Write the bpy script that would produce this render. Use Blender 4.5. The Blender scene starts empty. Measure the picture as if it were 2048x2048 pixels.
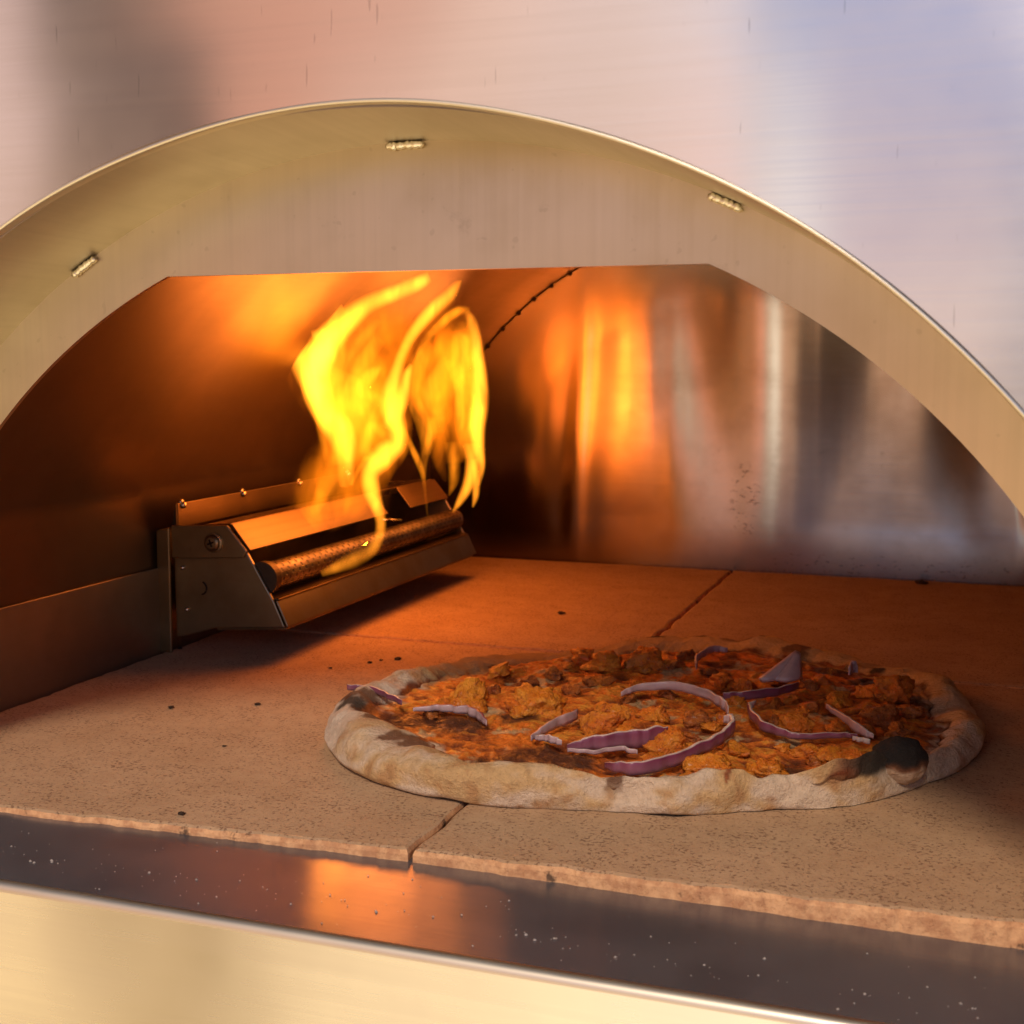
import bpy, bmesh, math, random
import numpy as np
from mathutils import Vector, Matrix, noise

random.seed(7)
sc = bpy.context.scene
COL = sc.collection
S = 0.18                      # one working unit (camera height above the stone) in metres

# ------------------------------------------------------------------ camera
F_PX = 2612.0
YAW, PITCH = math.radians(19.5), math.radians(6.75)
cam_d = bpy.data.cameras.new("camera")
cam = bpy.data.objects.new("camera", cam_d); COL.objects.link(cam)
cam.location = (0, 0, 1 * S)
cam.rotation_euler = (math.pi / 2 - PITCH, 0, YAW)
cam_d.sensor_width = 36; cam_d.lens = 36 * F_PX / 2048
cam_d.clip_start = 0.01; cam_d.clip_end = 200
cam_d.dof.use_dof = True; cam_d.dof.focus_distance = 3.15 * S; cam_d.dof.aperture_fstop = 26
sc.camera = cam

# ------------------------------------------------------------------ colour management / sampling
sc.view_settings.view_transform = 'Standard'; sc.view_settings.look = 'None'
sc.view_settings.exposure = 0.0; sc.view_settings.gamma = 1.0
sc.view_settings.use_curve_mapping = False
sc.cycles.use_denoising = True
sc.cycles.max_bounces = 10; sc.cycles.glossy_bounces = 6; sc.cycles.diffuse_bounces = 3
sc.cycles.sample_clamp_indirect = 4.0
sc.cycles.volume_max_steps = 128

# ------------------------------------------------------------------ world: evening sky over a sunlit patio
SUN_EL, SUN_AZ = math.radians(43), math.radians(9)      # azimuth measured from the oven's outward normal (-y)
world = bpy.data.worlds.new("World"); sc.world = world; world.use_nodes = True
wn, wl = world.node_tree.nodes, world.node_tree.links
wn.clear()

def wnode(t, **kw):
    n = wn.new(t)
    for k, v in kw.items(): setattr(n, k, v)
    return n
def wmath(op, a, b=None, c=None):
    n = wnode('ShaderNodeMath', operation=op)
    for i, v in enumerate((a, b, c)):
        if v is None: continue
        if isinstance(v, (int, float)): n.inputs[i].default_value = v
        else: wl.new(v, n.inputs[i])
    return n.outputs[0]
def wramp(fac, stops, interp='EASE'):
    n = wnode('ShaderNodeValToRGB'); r = n.color_ramp; r.interpolation = interp
    r.elements.remove(r.elements[1]); r.elements[0].position = stops[0][0]; r.elements[0].color = (*stops[0][1], 1)
    for p, c in stops[1:]: e = r.elements.new(p); e.color = (*c, 1)
    wl.new(fac, n.inputs[0]); return n.outputs[0]
def wmix(f, a, b):
    n = wnode('ShaderNodeMix', data_type='RGBA'); 
    if isinstance(f, (int, float)): n.inputs[0].default_value = f
    else: wl.new(f, n.inputs[0])
    for i, v in ((6, a), (7, b)):
        if isinstance(v, tuple): n.inputs[i].default_value = (*v, 1)
        else: wl.new(v, n.inputs[i])
    return n.outputs[2]
def wstep(v, a, b):
    n = wnode('ShaderNodeMapRange', interpolation_type='SMOOTHSTEP')
    wl.new(v, n.inputs[0]); n.inputs[1].default_value = a; n.inputs[2].default_value = b
    return n.outputs[0]

tc = wnode('ShaderNodeTexCoord'); sx = wnode('ShaderNodeSeparateXYZ'); wl.new(tc.outputs['Generated'], sx.inputs[0])
wno = wnode('ShaderNodeTexNoise'); wno.inputs['Scale'].default_value = 3.2; wno.inputs['Detail'].default_value = 3
wl.new(tc.outputs['Generated'], wno.inputs['Vector'])
nz = wmath('SUBTRACT', wno.outputs[0], 0.5)
az = wmath('ARCTAN2', sx.outputs[0], wmath('MULTIPLY', sx.outputs[1], -1.0))
azd = wmath('MULTIPLY', az, 180 / math.pi)
azd = wmath('MULTIPLY_ADD', nz, 4.0, azd)
eld = wmath('MULTIPLY', wmath('ARCSINE', sx.outputs[2]), 180 / math.pi)
eln = wmath('MULTIPLY_ADD', nz, 5.0, eld)
A0, A1 = -60.0, 30.0
fa = wmath('DIVIDE', wmath('SUBTRACT', azd, A0), A1 - A0)
def P(a): return (a - A0) / (A1 - A0)
def lin(r, g, b, k=1.0):
    f = lambda c: ((c / 255 + 0.055) / 1.055) ** 2.4 if c > 10 else c / 255 / 12.92
    return tuple(min(1.0, f(c) * k * 0.5) for c in (r, g, b))        # ramps hold half values (they stop at 1); the Background doubles them
K = 1.75
sky_hi = wramp(fa, [(P(-60), lin(205, 165, 150, K)), (P(-44), lin(216, 178, 168, K)), (P(-40.2), lin(206, 166, 156, K)),
                    (P(-38.4), lin(92, 70, 62, K)), (P(-34.4), lin(96, 72, 64, K)), (P(-31.8), lin(196, 122, 88, K)),
                    (P(-28), lin(202, 128, 94, K)), (P(-24), lin(222, 176, 156, K)), (P(-17), lin(216, 184, 176, K)),
                    (P(-11), lin(214, 200, 204, K)), (P(-7), lin(176, 167, 182, K)), (P(-2), lin(158, 153, 176, K)),
                    (P(6), lin(170, 155, 166, K)), (P(30), lin(180, 170, 182, K))])
_hs = wnode('ShaderNodeHueSaturation'); wl.new(sky_hi, _hs.inputs['Color']); _hs.inputs['Saturation'].default_value = 0.82; _hs.inputs['Value'].default_value = 0.92; sky_hi = _hs.outputs[0]
blue_f = wmath('MULTIPLY', wmath('MULTIPLY', wstep(eln, 4.0, 11.0), wstep(azd, -14.0, -3.0)), 0.95)
sky_hi = wmix(blue_f, sky_hi, lin(124, 142, 188, K))
low = wramp(fa, [(P(-60), lin(205, 165, 125, 0.9)), (P(-30), lin(205, 160, 125, 0.9)), (P(-16), lin(190, 135, 90, 0.9)),
                 (P(-13.5), lin(150, 98, 64, 2.2)), (P(-11.2), lin(172, 112, 90, 2.3)), (P(-10.2), lin(142, 108, 90, 2.3)), (P(-8.5), lin(160, 146, 128, 2.3)),
                 (P(-6.5), lin(192, 182, 168, 2.3)), (P(-5.0), lin(180, 165, 146, 2.3)), (P(-4.0), lin(146, 110, 88, 2.3)), (P(-0.8), lin(140, 108, 84, 2.3)),
                 (P(0.6), lin(58, 44, 37, 1.2)), (P(5), lin(58, 44, 37, 1.2)), (P(9), lin(190, 140, 105, 1.1)), (P(30), lin(205, 155, 118, 1.0))])
_v = wnode('ShaderNodeVectorMath', operation='SCALE'); wl.new(low, _v.inputs[0]); wl.new(wmath('MULTIPLY_ADD', wmath('MULTIPLY', wmath('MULTIPLY', wstep(azd, -14.0, -12.0), wstep(azd, 5.0, 1.0)), wstep(eln, -2.0, -4.5)), 1.1, 1.5), _v.inputs['Scale']); low = _v.outputs[0]
low = wmix(wmath('MULTIPLY', wstep(eln, -2.0, 3.5), 0.5), low, lin(95, 66, 36, 2.5))
gnd = wramp(fa, [(P(-60), lin(240, 205, 150, 1.8)), (P(-40), lin(244, 208, 150, 1.8)), (P(-38.2), lin(130, 104, 66, 1.5)),
                 (P(-34.2), lin(140, 114, 74, 1.5)), (P(-30), lin(248, 218, 166, 1.9)), (P(-10), lin(252, 226, 180, 1.9)),
                 (P(30), lin(240, 210, 160, 1.5))])
env = wmix(wstep(eln, 0.5, 4.5), low, sky_hi)
env = wmix(wstep(eln, -10.5, -17.0), env, gnd)
bg1 = wnode('ShaderNodeBackground'); wl.new(env, bg1.inputs[0]); bg1.inputs[1].default_value = 2.2
nis = wnode('ShaderNodeTexSky', sky_type='NISHITA'); nis.sun_disc = False
nis.sun_elevation = SUN_EL; nis.sun_rotation = math.pi + SUN_AZ
bg2 = wnode('ShaderNodeBackground'); wl.new(nis.outputs[0], bg2.inputs[0]); bg2.inputs[1].default_value = 0.05
add = wnode('ShaderNodeMixShader'); wl.new(wstep(eld, 20, 48), add.inputs[0]); wl.new(bg1.outputs[0], add.inputs[1]); wl.new(bg2.outputs[0], add.inputs[2])
wo = wnode('ShaderNodeOutputWorld'); wl.new(add.outputs[0], wo.inputs[0])

# low hazy evening sun behind the camera
sun_d = bpy.data.lights.new("sun", 'SUN'); sun_d.energy = 2.1; sun_d.angle = math.radians(11); sun_d.color = (1.0, 0.80, 0.62)
sun = bpy.data.objects.new("sun", sun_d); COL.objects.link(sun)
sv = Vector((math.sin(SUN_AZ) * math.cos(SUN_EL), -math.cos(SUN_AZ) * math.cos(SUN_EL), math.sin(SUN_EL)))
sun.rotation_euler = sv.to_track_quat('Z', 'Y').to_euler()

# ------------------------------------------------------------------ placing helpers (rays of the photograph onto real planes)
_cy, _sy, _cp, _sp = math.cos(YAW), math.sin(YAW), math.cos(PITCH), math.sin(PITCH)
FW = Vector((-_sy * _cp, _cy * _cp, -_sp)); RT = Vector((_cy, _sy, 0)); UP = RT.cross(FW)
def ray(px, py): return FW + RT * ((px - 1024) / F_PX) - UP * ((py - 1024) / F_PX)
def on_z(px, py, z=0.0):
    d = ray(px, py); t = (z - 1) / d.z; return Vector((0, 0, 1)) + d * t
def on_y(px, py, y):
    d = ray(px, py); t = y / d.y; return Vector((0, 0, 1)) + d * t

# ------------------------------------------------------------------ mesh helpers (working units; scaled by S on linking)
class MB:
    def __init__(s): s.v = []; s.f = []; s.uv = {}
    def vert(s, p): s.v.append(tuple(p)); return len(s.v) - 1
    def face(s, idx, uv=None):
        s.f.append(tuple(idx))
        if uv: s.uv[len(s.f) - 1] = uv
    def quad(s, a, b, c, d, uv=None): s.face([s.vert(p) for p in (a, b, c, d)], uv)
    def grid(s, rows, closed=False, uvs=None):
        n, m = len(rows), len(rows[0]); base = len(s.v)
        for r in rows:
            for p in r: s.v.append(tuple(p))
        for i in range(n - 1):
            for j in range(m if closed else m - 1):
                j2 = (j + 1) % m
                q = (base + i * m + j, base + i * m + j2, base + (i + 1) * m + j2, base + (i + 1) * m + j)
                if uvs: s.face(q, [uvs[i][j], uvs[i][j + 1], uvs[i + 1][j + 1], uvs[i + 1][j]])
                else: s.face(q)
        return base
    def box(s, lo, hi):
        (a, b, c), (d, e, f) = lo, hi
        v = [s.vert(p) for p in ((a, b, c), (d, b, c), (d, e, c), (a, e, c), (a, b, f), (d, b, f), (d, e, f), (a, e, f))]
        for q in ((3, 2, 1, 0), (4, 5, 6, 7), (0, 1, 5, 4), (1, 2, 6, 5), (2, 3, 7, 6), (3, 0, 4, 7)): s.face([v[i] for i in q])
    def prism(s, poly, y0, y1):
        """polygon of (x, z) extruded along y"""
        a = [s.vert((x, y0, z)) for x, z in poly]; b = [s.vert((x, y1, z)) for x, z in poly]
        s.face(a); s.face(b[::-1])
        n = len(poly)
        for i in range(n): s.face((a[i], b[i], b[(i + 1) % n], a[(i + 1) % n]))
    def tube(s, path, rad, n=10, caps=True):
        path = [Vector(p) for p in path]; rows = []
        for i, p in enumerate(path):
            t = (path[min(i + 1, len(path) - 1)] - path[max(i - 1, 0)]).normalized()
            ref = Vector((0, 0, 1)) if abs(t.z) < 0.9 else Vector((1, 0, 0))
            a = t.cross(ref).normalized(); b = a.cross(t)
            r = rad(i / (len(path) - 1)) if callable(rad) else rad
            rows.append([p + (a * math.cos(q) + b * math.sin(q)) * r for q in [2 * math.pi * k / n for k in range(n)]])
        base = s.grid(rows, closed=True)
        if caps:
            s.face([base + k for k in range(n)][::-1]); s.face([base + (len(path) - 1) * n + k for k in range(n)])
    def build(s, name, mat, parent=None, smooth=False, bevel=0.0, uv_plane=None, col=None):
        me = bpy.data.meshes.new(name)
        me.from_pydata([(x * S, y * S, z * S) for x, y, z in s.v], [], s.f)
        bm = bmesh.new(); bm.from_mesh(me); bmesh.ops.recalc_face_normals(bm, faces=bm.faces); bm.to_mesh(me); bm.free()
        me.update()
        if s.uv or uv_plane:
            ul = me.uv_layers.new(name="UVMap")
            for pi, p in enumerate(me.polygons):
                for k, li in enumerate(p.loop_indices):
                    co = me.vertices[me.loops[li].vertex_index].co / S
                    if uv_plane: ul.data[li].uv = (co['xyz'.index(uv_plane[0])], co['xyz'.index(uv_plane[1])])
        if col is not None:
            ca = me.color_attributes.new("Col", 'FLOAT_COLOR', 'POINT')
            ca.data.foreach_set("color", np.asarray(col, dtype=np.float32).ravel())
        if smooth:
            for p in me.polygons: p.use_smooth = True
        me.materials.append(mat)
        o = bpy.data.objects.new(name, me); COL.objects.link(o)
        if parent: o.parent = parent
        if bevel:
            m = o.modifiers.new("edge", 'BEVEL'); m.width = bevel * S; m.segments = 2; m.limit_method = 'ANGLE'; m.angle_limit = math.radians(35)
        return o

def thing(name, label, cat, group=None, loc=(0, 0, 0)):
    o = bpy.data.objects.new(name, None); COL.objects.link(o)
    o.empty_display_size = 0.02
    o['label'] = label; o['category'] = cat
    if group: o['group'] = group
    return o
def tag(o, label, cat, group=None, kind=None):
    o['label'] = label; o['category'] = cat
    if group: o['group'] = group
    if kind: o['kind'] = kind
    return o

# ------------------------------------------------------------------ materials
class NT:
    def __init__(s, name):
        s.m = bpy.data.materials.new(name); s.m.use_nodes = True
        s.n, s.l = s.m.node_tree.nodes, s.m.node_tree.links
        s.b = s.n['Principled BSDF']; s.out = s.n['Material Output']
    def node(s, t, **kw):
        n = s.n.new(t)
        for k, v in kw.items(): setattr(n, k, v)
        return n
    def set(s, sock, v):
        if isinstance(v, (int, float)): sock.default_value = v
        elif isinstance(v, tuple): sock.default_value = (*v, 1) if len(v) == 3 and len(sock.default_value) == 4 else v
        else: s.l.new(v, sock)
    def math(s, op, a, b=None, c=None):
        n = s.node('ShaderNodeMath', operation=op)
        for i, v in enumerate((a, b, c)):
            if v is not None: s.set(n.inputs[i], v)
        return n.outputs[0]
    def mix(s, f, a, b, blend='MIX'):
        n = s.node('ShaderNodeMix', data_type='RGBA', blend_type=blend)
        s.set(n.inputs[0], f); s.set(n.inputs[6], a); s.set(n.inputs[7], b); return n.outputs[2]
    def obj(s, scale=(1, 1, 1), loc=(0, 0, 0), src='Object'):
        t = s.node('ShaderNodeTexCoord'); m = s.node('ShaderNodeMapping')
        s.l.new(t.outputs[src], m.inputs[0]); m.inputs['Scale'].default_value = scale; m.inputs['Location'].default_value = loc
        return m.outputs[0]
    def noise(s, vec, scale, detail=3, rough=0.5, dist=0.0):
        n = s.node('ShaderNodeTexNoise'); s.l.new(vec, n.inputs['Vector'])
        n.inputs['Scale'].default_value = scale; n.inputs['Detail'].default_value = detail
        n.inputs['Roughness'].default_value = rough; n.inputs['Distortion'].default_value = dist
        return n.outputs[0]
    def step(s, v, a, b, lo=0.0, hi=1.0):
        n = s.node('ShaderNodeMapRange', interpolation_type='SMOOTHSTEP'); s.set(n.inputs[0], v)
        n.inputs[1].default_value = a; n.inputs[2].default_value = b; n.inputs[3].default_value = lo; n.inputs[4].default_value = hi
        return n.outputs[0]
    def bump(s, h, strength, dist, prev=None):
        n = s.node('ShaderNodeBump'); n.inputs['Strength'].default_value = strength; n.inputs['Distance'].default_value = dist
        s.l.new(h, n.inputs['Height'])
        if prev: s.l.new(prev, n.inputs['Normal'])
        return n.outputs[0]

def steel(name, base, rough, brush='x', aniso=0.0, brush_amt=0.25, waves=0.0, tint=None, marks=0.0, dirt=0.0, wave_scale=9.0, metal=1.0):
    """brushed stainless sheet: fine grain along one axis, slow unevenness of the sheet, stains and marks"""
    t = NT(name); b = t.b
    sc_ = {'x': (6, 420, 420), 'z': (420, 420, 6), 'y': (420, 6, 420)}[brush]
    grain = t.noise(t.obj(sc_), 1.0, 3, 0.6)
    blot = t.noise(t.obj((22, 22, 22)), 1.0, 4, 0.55)
    fine = t.noise(t.obj((260, 260, 260)), 1.0, 2, 0.5)
    col = base
    if tint: col = t.mix(t.step(blot, 0.38, 0.68), base, tint)
    col = t.mix(t.math('MULTIPLY', t.step(grain, 0.35, 0.75), brush_amt), col, tuple(c * 0.72 for c in base))
    if marks:
        vec = t.obj((700, 700, 75)) if brush != 'z' else t.obj((260, 260, 260))
        mk = t.noise(vec, 1.0, 1, 0.4)
        col = t.mix(t.math('MULTIPLY', t.step(mk, 0.73, 0.78), marks), col, tuple(c * 0.35 for c in base))
    if dirt:
        d1 = t.noise(t.obj((60, 60, 60)), 1.0, 5, 0.7)
        col = t.mix(t.math('MULTIPLY', t.step(d1, 0.62, 0.74), dirt), col, (0.05, 0.035, 0.02))
    t.set(b.inputs['Base Color'], col); b.inputs['Metallic'].default_value = 1.0
    r = t.math('MULTIPLY_ADD', blot, rough * 0.5, rough * 0.75)
    r = t.math('MULTIPLY_ADD', grain, rough * 0.25, r)
    t.set(b.inputs['Roughness'], r)
    if aniso:
        b.inputs['Anisotropic'].default_value = aniso
        tg = t.node('ShaderNodeTangent', direction_type='UV_MAP'); tg.uv_map = "UVMap"
        t.l.new(tg.outputs[0], b.inputs['Tangent'])
    nrm = t.bump(grain, 0.02 + 0.2 * brush_amt, 0.0006)
    if waves:
        wv = t.noise(t.obj((wave_scale, wave_scale, wave_scale * 0.6)), 1.0, 1, 0.4)
        nrm = t.bump(wv, 1.0, waves, nrm)
    t.l.new(nrm, b.inputs['Normal'])
    if metal < 1: b.inputs['Metallic'].default_value = metal
    return t.m

M_FACADE = steel('facade steel', (0.66, 0.64, 0.62), 0.17, 'x', 0.95, 0.08, waves=0.003, marks=0.32, wave_scale=7)
M_PANEL = steel('front panel steel', (0.66, 0.64, 0.61), 0.24, 'x', 0.95, 0.06, waves=0.003)
M_REVEAL = steel('arch reveal steel', (0.52, 0.48, 0.41), 0.36, 'y', 0.0, 0.15, tint=(0.48, 0.44, 0.36))
M_INNER = steel('inner plate steel', (0.58, 0.48, 0.34), 0.34, 'z', 0.85, 0.12, waves=0.003, tint=(0.54, 0.44, 0.30), marks=0.15, dirt=0.12)
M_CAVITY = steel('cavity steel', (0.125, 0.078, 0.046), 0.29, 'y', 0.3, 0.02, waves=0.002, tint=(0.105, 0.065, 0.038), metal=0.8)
def scuffed(m):
    n, l = m.node_tree.nodes, m.node_tree.links; b = n['Principled BSDF']; src = b.inputs['Base Color'].links[0].from_socket
    t = NT.__new__(NT); t.m, t.n, t.l, t.b = m, n, l, b
    v = t.obj(); g = t.node('ShaderNodeSeparateXYZ'); l.new(v, g.inputs[0])
    def reg(px, py, rx, rz):
        p = on_y(px * 1.06, py * 1.06, 6.12) * S
        dx = t.math('DIVIDE', t.math('SUBTRACT', g.outputs[0], p.x), rx * S); dz = t.math('DIVIDE', t.math('SUBTRACT', g.outputs[2], p.z), rz * S)
        return t.step(t.math('ADD', t.math('MULTIPLY', dx, dx), t.math('MULTIPLY', dz, dz)), 1.0, 0.1)
    n1 = t.noise(t.obj((230, 230, 420)), 1.0, 3, 0.6)
    k = t.math('MULTIPLY', reg(1405, 945, 0.085, 0.22), t.step(n1, 0.55, 0.66))
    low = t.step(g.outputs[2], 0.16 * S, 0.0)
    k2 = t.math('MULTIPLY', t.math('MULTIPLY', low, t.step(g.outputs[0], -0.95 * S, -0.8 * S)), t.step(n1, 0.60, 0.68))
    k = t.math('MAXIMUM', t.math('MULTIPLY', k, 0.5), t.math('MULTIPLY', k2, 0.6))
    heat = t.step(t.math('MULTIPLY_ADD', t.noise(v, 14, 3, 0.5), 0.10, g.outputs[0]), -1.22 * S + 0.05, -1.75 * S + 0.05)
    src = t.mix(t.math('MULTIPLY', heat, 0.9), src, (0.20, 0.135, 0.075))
    l.new(t.mix(k, src, (0.09, 0.045, 0.022)), b.inputs['Base Color'])
    l.new(t.math('SUBTRACT', 1.0, t.math('MULTIPLY', k, 0.7)), b.inputs['Metallic'])
    return m
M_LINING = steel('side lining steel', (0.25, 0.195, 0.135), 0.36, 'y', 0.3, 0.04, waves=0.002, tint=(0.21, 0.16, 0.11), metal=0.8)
M_BACK = steel('back wall steel', (0.42, 0.375, 0.32), 0.15, 'x', 0.9, 0.02, tint=(0.36, 0.305, 0.245), dirt=0.2)
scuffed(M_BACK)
M_LEDGE = steel('ledge steel', (0.28, 0.275, 0.295), 0.17, 'x', 0.95, 0.06, waves=0.0006, tint=(0.21, 0.205, 0.225), dirt=0.3, metal=0.72)
M_BURNER = steel('burner steel', (0.36, 0.29, 0.18), 0.34, 'x', 0.0, 0.15, tint=(0.26, 0.20, 0.11), dirt=0.2)
M_HOT = steel('heat tinted steel', (0.15, 0.10, 0.052), 0.36, 'y', 0.0, 0.2, tint=(0.18, 0.12, 0.06), dirt=0.15)
M_SHADE_STEEL = steel('shade dark steel', (0.10, 0.075, 0.055), 0.5, 'y', 0.0, 0.2, tint=(0.06, 0.045, 0.03))  # dark colour stands in for shade inside the burner and under the joints
M_WELD = steel('weld metal', (0.70, 0.64, 0.52), 0.25, 'z', 0.0, 0.1)
M_SPOT = steel('burnt weld spot', (0.05, 0.035, 0.025), 0.6, 'z', 0.0, 0.1)
M_RIM = steel('rim steel', (0.62, 0.57, 0.47), 0.36, 'x', 0.0, 0.1)

def stone_mat():
    t = NT('cordierite stone'); b = t.b
    v = t.obj((1, 1, 1))
    big = t.noise(v, 22, 4, 0.6); mid = t.noise(v, 160, 4, 0.65); fine = t.noise(v, 900, 2, 0.6)
    col = t.mix(t.step(big, 0.3, 0.7), (0.45, 0.285, 0.15), (0.52, 0.345, 0.195))
    col = t.mix(t.math('MULTIPLY', t.step(mid, 0.40, 0.72), 0.35), col, (0.30, 0.165, 0.09))
    col = t.mix(t.math('MULTIPLY', t.step(fine, 0.3, 0.7), 0.4), col, (0.54, 0.36, 0.24))
    # dark mineral specks of several sizes
    a = t.noise(t.obj((1, 1, 1)), 620, 3, 0.6, 0.3); clus = t.noise(v, 60, 2, 0.5)
    spk = t.step(t.math('MULTIPLY_ADD', clus, 0.25, a), 0.695, 0.75)
    col = t.mix(t.math('MULTIPLY', spk, 0.58), col, (0.11, 0.045, 0.025))
    b2 = t.noise(t.obj((1, 1, 1), (3, 1, 0)), 210, 4, 0.6, 0.4)
    col = t.mix(t.math('MULTIPLY', t.step(b2, 0.68, 0.72), 0.6), col, (0.10, 0.045, 0.03))
    wp = t.noise(t.obj((1, 1, 1), (7, 2, 0)), 800, 1, 0.5)
    col = t.mix(t.math('MULTIPLY', t.step(wp, 0.77, 0.81), 0.6), col, (0.70, 0.56, 0.44))
    # broken edge faces: oranger stone body, with sunlight on them brightened into the colour
    g = t.node('ShaderNodeNewGeometry'); gs = t.node('ShaderNodeSeparateXYZ'); t.l.new(g.outputs['True Normal'], gs.inputs[0])
    side = t.step(gs.outputs[2], 0.85, 0.5)
    body = t.mix(t.step(mid, 0.35, 0.65), (0.78, 0.44, 0.21), (0.50, 0.24, 0.11))
    col = t.mix(t.math('MULTIPLY', side, 0.8), col, body)
    soot = t.noise(v, 75, 4, 0.65)
    col = t.mix(t.math('MULTIPLY', t.math('MULTIPLY', side, t.step(soot, 0.60, 0.68)), 0.85), col, (0.045, 0.03, 0.022))
    t.set(b.inputs['Base Color'], col); b.inputs['Roughness'].default_value = 0.85
    b.inputs['Specular IOR Level'].default_value = 0.25
    h = t.math('MULTIPLY_ADD', fine, 0.5, mid); h = t.math('MULTIPLY_ADD', spk, -0.6, h)
    t.l.new(t.bump(h, 0.45, 0.0009), b.inputs['Normal'])
    return t.m
M_STONE = stone_mat()

def plain(name, col, rough=0.7, metal=0.0, bump=0.0, scale=400, spec=0.4):
    t = NT(name); v = t.obj(); n = t.noise(v, scale, 4, 0.6)
    t.set(t.b.inputs['Base Color'], t.mix(t.step(n, 0.3, 0.7), tuple(c * 0.7 for c in col), tuple(min(1, c * 1.15) for c in col)))
    t.b.inputs['Roughness'].default_value = rough; t.b.inputs['Metallic'].default_value = metal
    t.b.inputs['Specular IOR Level'].default_value = spec
    if bump: t.l.new(t.bump(n, 1.0, bump), t.b.inputs['Normal'])
    return t.m
M_CRUMB = plain('charred crumb', (0.035, 0.02, 0.012), 0.8, bump=0.0004)
M_FLOUR = plain('flour', (0.40, 0.35, 0.30), 0.9)

# ------------------------------------------------------------------ OVEN
CX = -1.055
FAC_Y, FAC_Z, FAC_R = 2.08, -0.046, 1.475
PL_Y, PL_Z, PL_R = 2.40, -0.078, 1.497
LEDGE_Z = -0.075
oven = thing('pizza_oven', 'brushed stainless steel oven with a wide arched mouth and lit cavity', 'pizza oven')

def arc(cx, cz, r, a0, a1, n): return [(cx + r * math.cos(a), cz + r * math.sin(a)) for a in [a0 + (a1 - a0) * i / n for i in range(n + 1)]]
def a_at(cz, r, z): return math.asin(max(-1, min(1, (z - cz) / r)))

# facade: outer sheet with the arched mouth, slightly uneven
RIM = 0.008
a0 = a_at(FAC_Z, FAC_R + RIM, LEDGE_Z); N = 160
rows = []
OX0, OX1, OZ = CX - 3.2, CX + 3.2, 2.7
inner = arc(CX, FAC_Z, FAC_R + RIM, a0, math.pi - a0, N)
for k in range(25):
    t = (k / 24) ** 1.5; row = []
    for i, (x, z) in enumerate(inner):
        a = a0 + (math.pi - 2 * a0) * i / N
        dx, dz = math.cos(a), math.sin(a)
        lim = min((3.2 / abs(dx)) if abs(dx) > 1e-6 else 9e9, ((OZ - FAC_Z) / dz) if dz > 1e-6 else 9e9)
        r = FAC_R + RIM + (lim - FAC_R - RIM) * t
        x2, z2 = CX + r * dx, FAC_Z + r * dz
        y2 = FAC_Y + 0.010 * noise.noise((x2 * 1.3, 2.0, z2 * 0.8)) * min(1, t * 8)
        row.append((x2, y2, z2))
    rows.append(row)
mb = MB(); mb.grid(rows); mb.build('front_sheet', M_FACADE, oven, smooth=True, uv_plane='zx')

# rolled rim of the mouth
def sweep(name, prof, cz, mat, a_lo_z=LEDGE_Z, n=160, wob=0.0):
    rows = []
    for (dr, y) in prof:
        r = dr; a = a_at(cz, r, a_lo_z)
        rows.append([(CX + (r + wob * noise.noise((q * 3, 0, 5))) * math.cos(q), y, cz + (r + wob * noise.noise((q * 3, 0, 5))) * math.sin(q)) for q in [a + (math.pi - 2 * a) * i / n for i in range(n + 1)]])
    m = MB(); m.grid(rows); return m.build(name, mat, oven, smooth=True)
prof = [(FAC_R + RIM, FAC_Y + 0.001)] + [(FAC_R + RIM / 2 + RIM / 2 * math.cos(q), FAC_Y - 0.6 * RIM * math.sin(q)) for q in [math.pi * k / 8 for k in range(9)]] + [(FAC_R, FAC_Y + 0.02)]
sweep('mouth_rim', prof, FAC_Z, M_RIM, wob=0.006)
# reveal between front sheet and inner plate
rows = []
for k in range(9):
    t = k / 8; y = FAC_Y + 0.02 + (PL_Y - FAC_Y - 0.02) * t; r = FAC_R + (PL_R - FAC_R) * t; cz = FAC_Z + (PL_Z - FAC_Z) * t
    a = a_at(cz, r, LEDGE_Z)
    rows.append([(CX + r * math.cos(q), y, cz + r * math.sin(q)) for q in [a + (math.pi - 2 * a) * i / 160 for i in range(161)]])
mb = MB(); mb.grid(rows); mb.build('arch_reveal', M_REVEAL, oven, smooth=True)

# inner plate with the flat-topped mouth
IN_CX, IN_Z, IN_R, IN_TOP, IN_BOT = -1.047, -0.123, 1.416, 1.170, -0.07
at_, ab_ = a_at(IN_Z, IN_R, IN_TOP), a_at(IN_Z, IN_R, IN_BOT)
mouth = [(IN_CX + IN_R * math.cos(ab_ + (at_ - ab_) * i / 40), IN_Z + IN_R * math.sin(ab_ + (at_ - ab_) * i / 40)) for i in range(41)]
mouth += [(2 * IN_CX - x, z) for x, z in mouth[::-1]]
mouth = mouth[:41] + [(mouth[40][0] + (mouth[41][0] - mouth[40][0]) * i / 10, IN_TOP) for i in range(1, 10)] + mouth[41:]
outer = []
for x, z in mouth:
    a = math.atan2(z - PL_Z, x - CX); outer.append((CX + (PL_R + 0.2) * math.cos(a), PL_Z + (PL_R + 0.2) * math.sin(a)))
mb = MB()
fo = [(x, PL_Y, z) for x, z in outer]; fi = [(x, PL_Y, z) for x, z in mouth]; bi = [(x, PL_Y + 0.012, z) for x, z in mouth]; bo = [(x, PL_Y + 0.012, z) for x, z in outer]
mb.grid([fo, fi, bi, bo])
mb.build('inner_plate', M_INNER, oven, uv_plane='xz')

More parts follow.
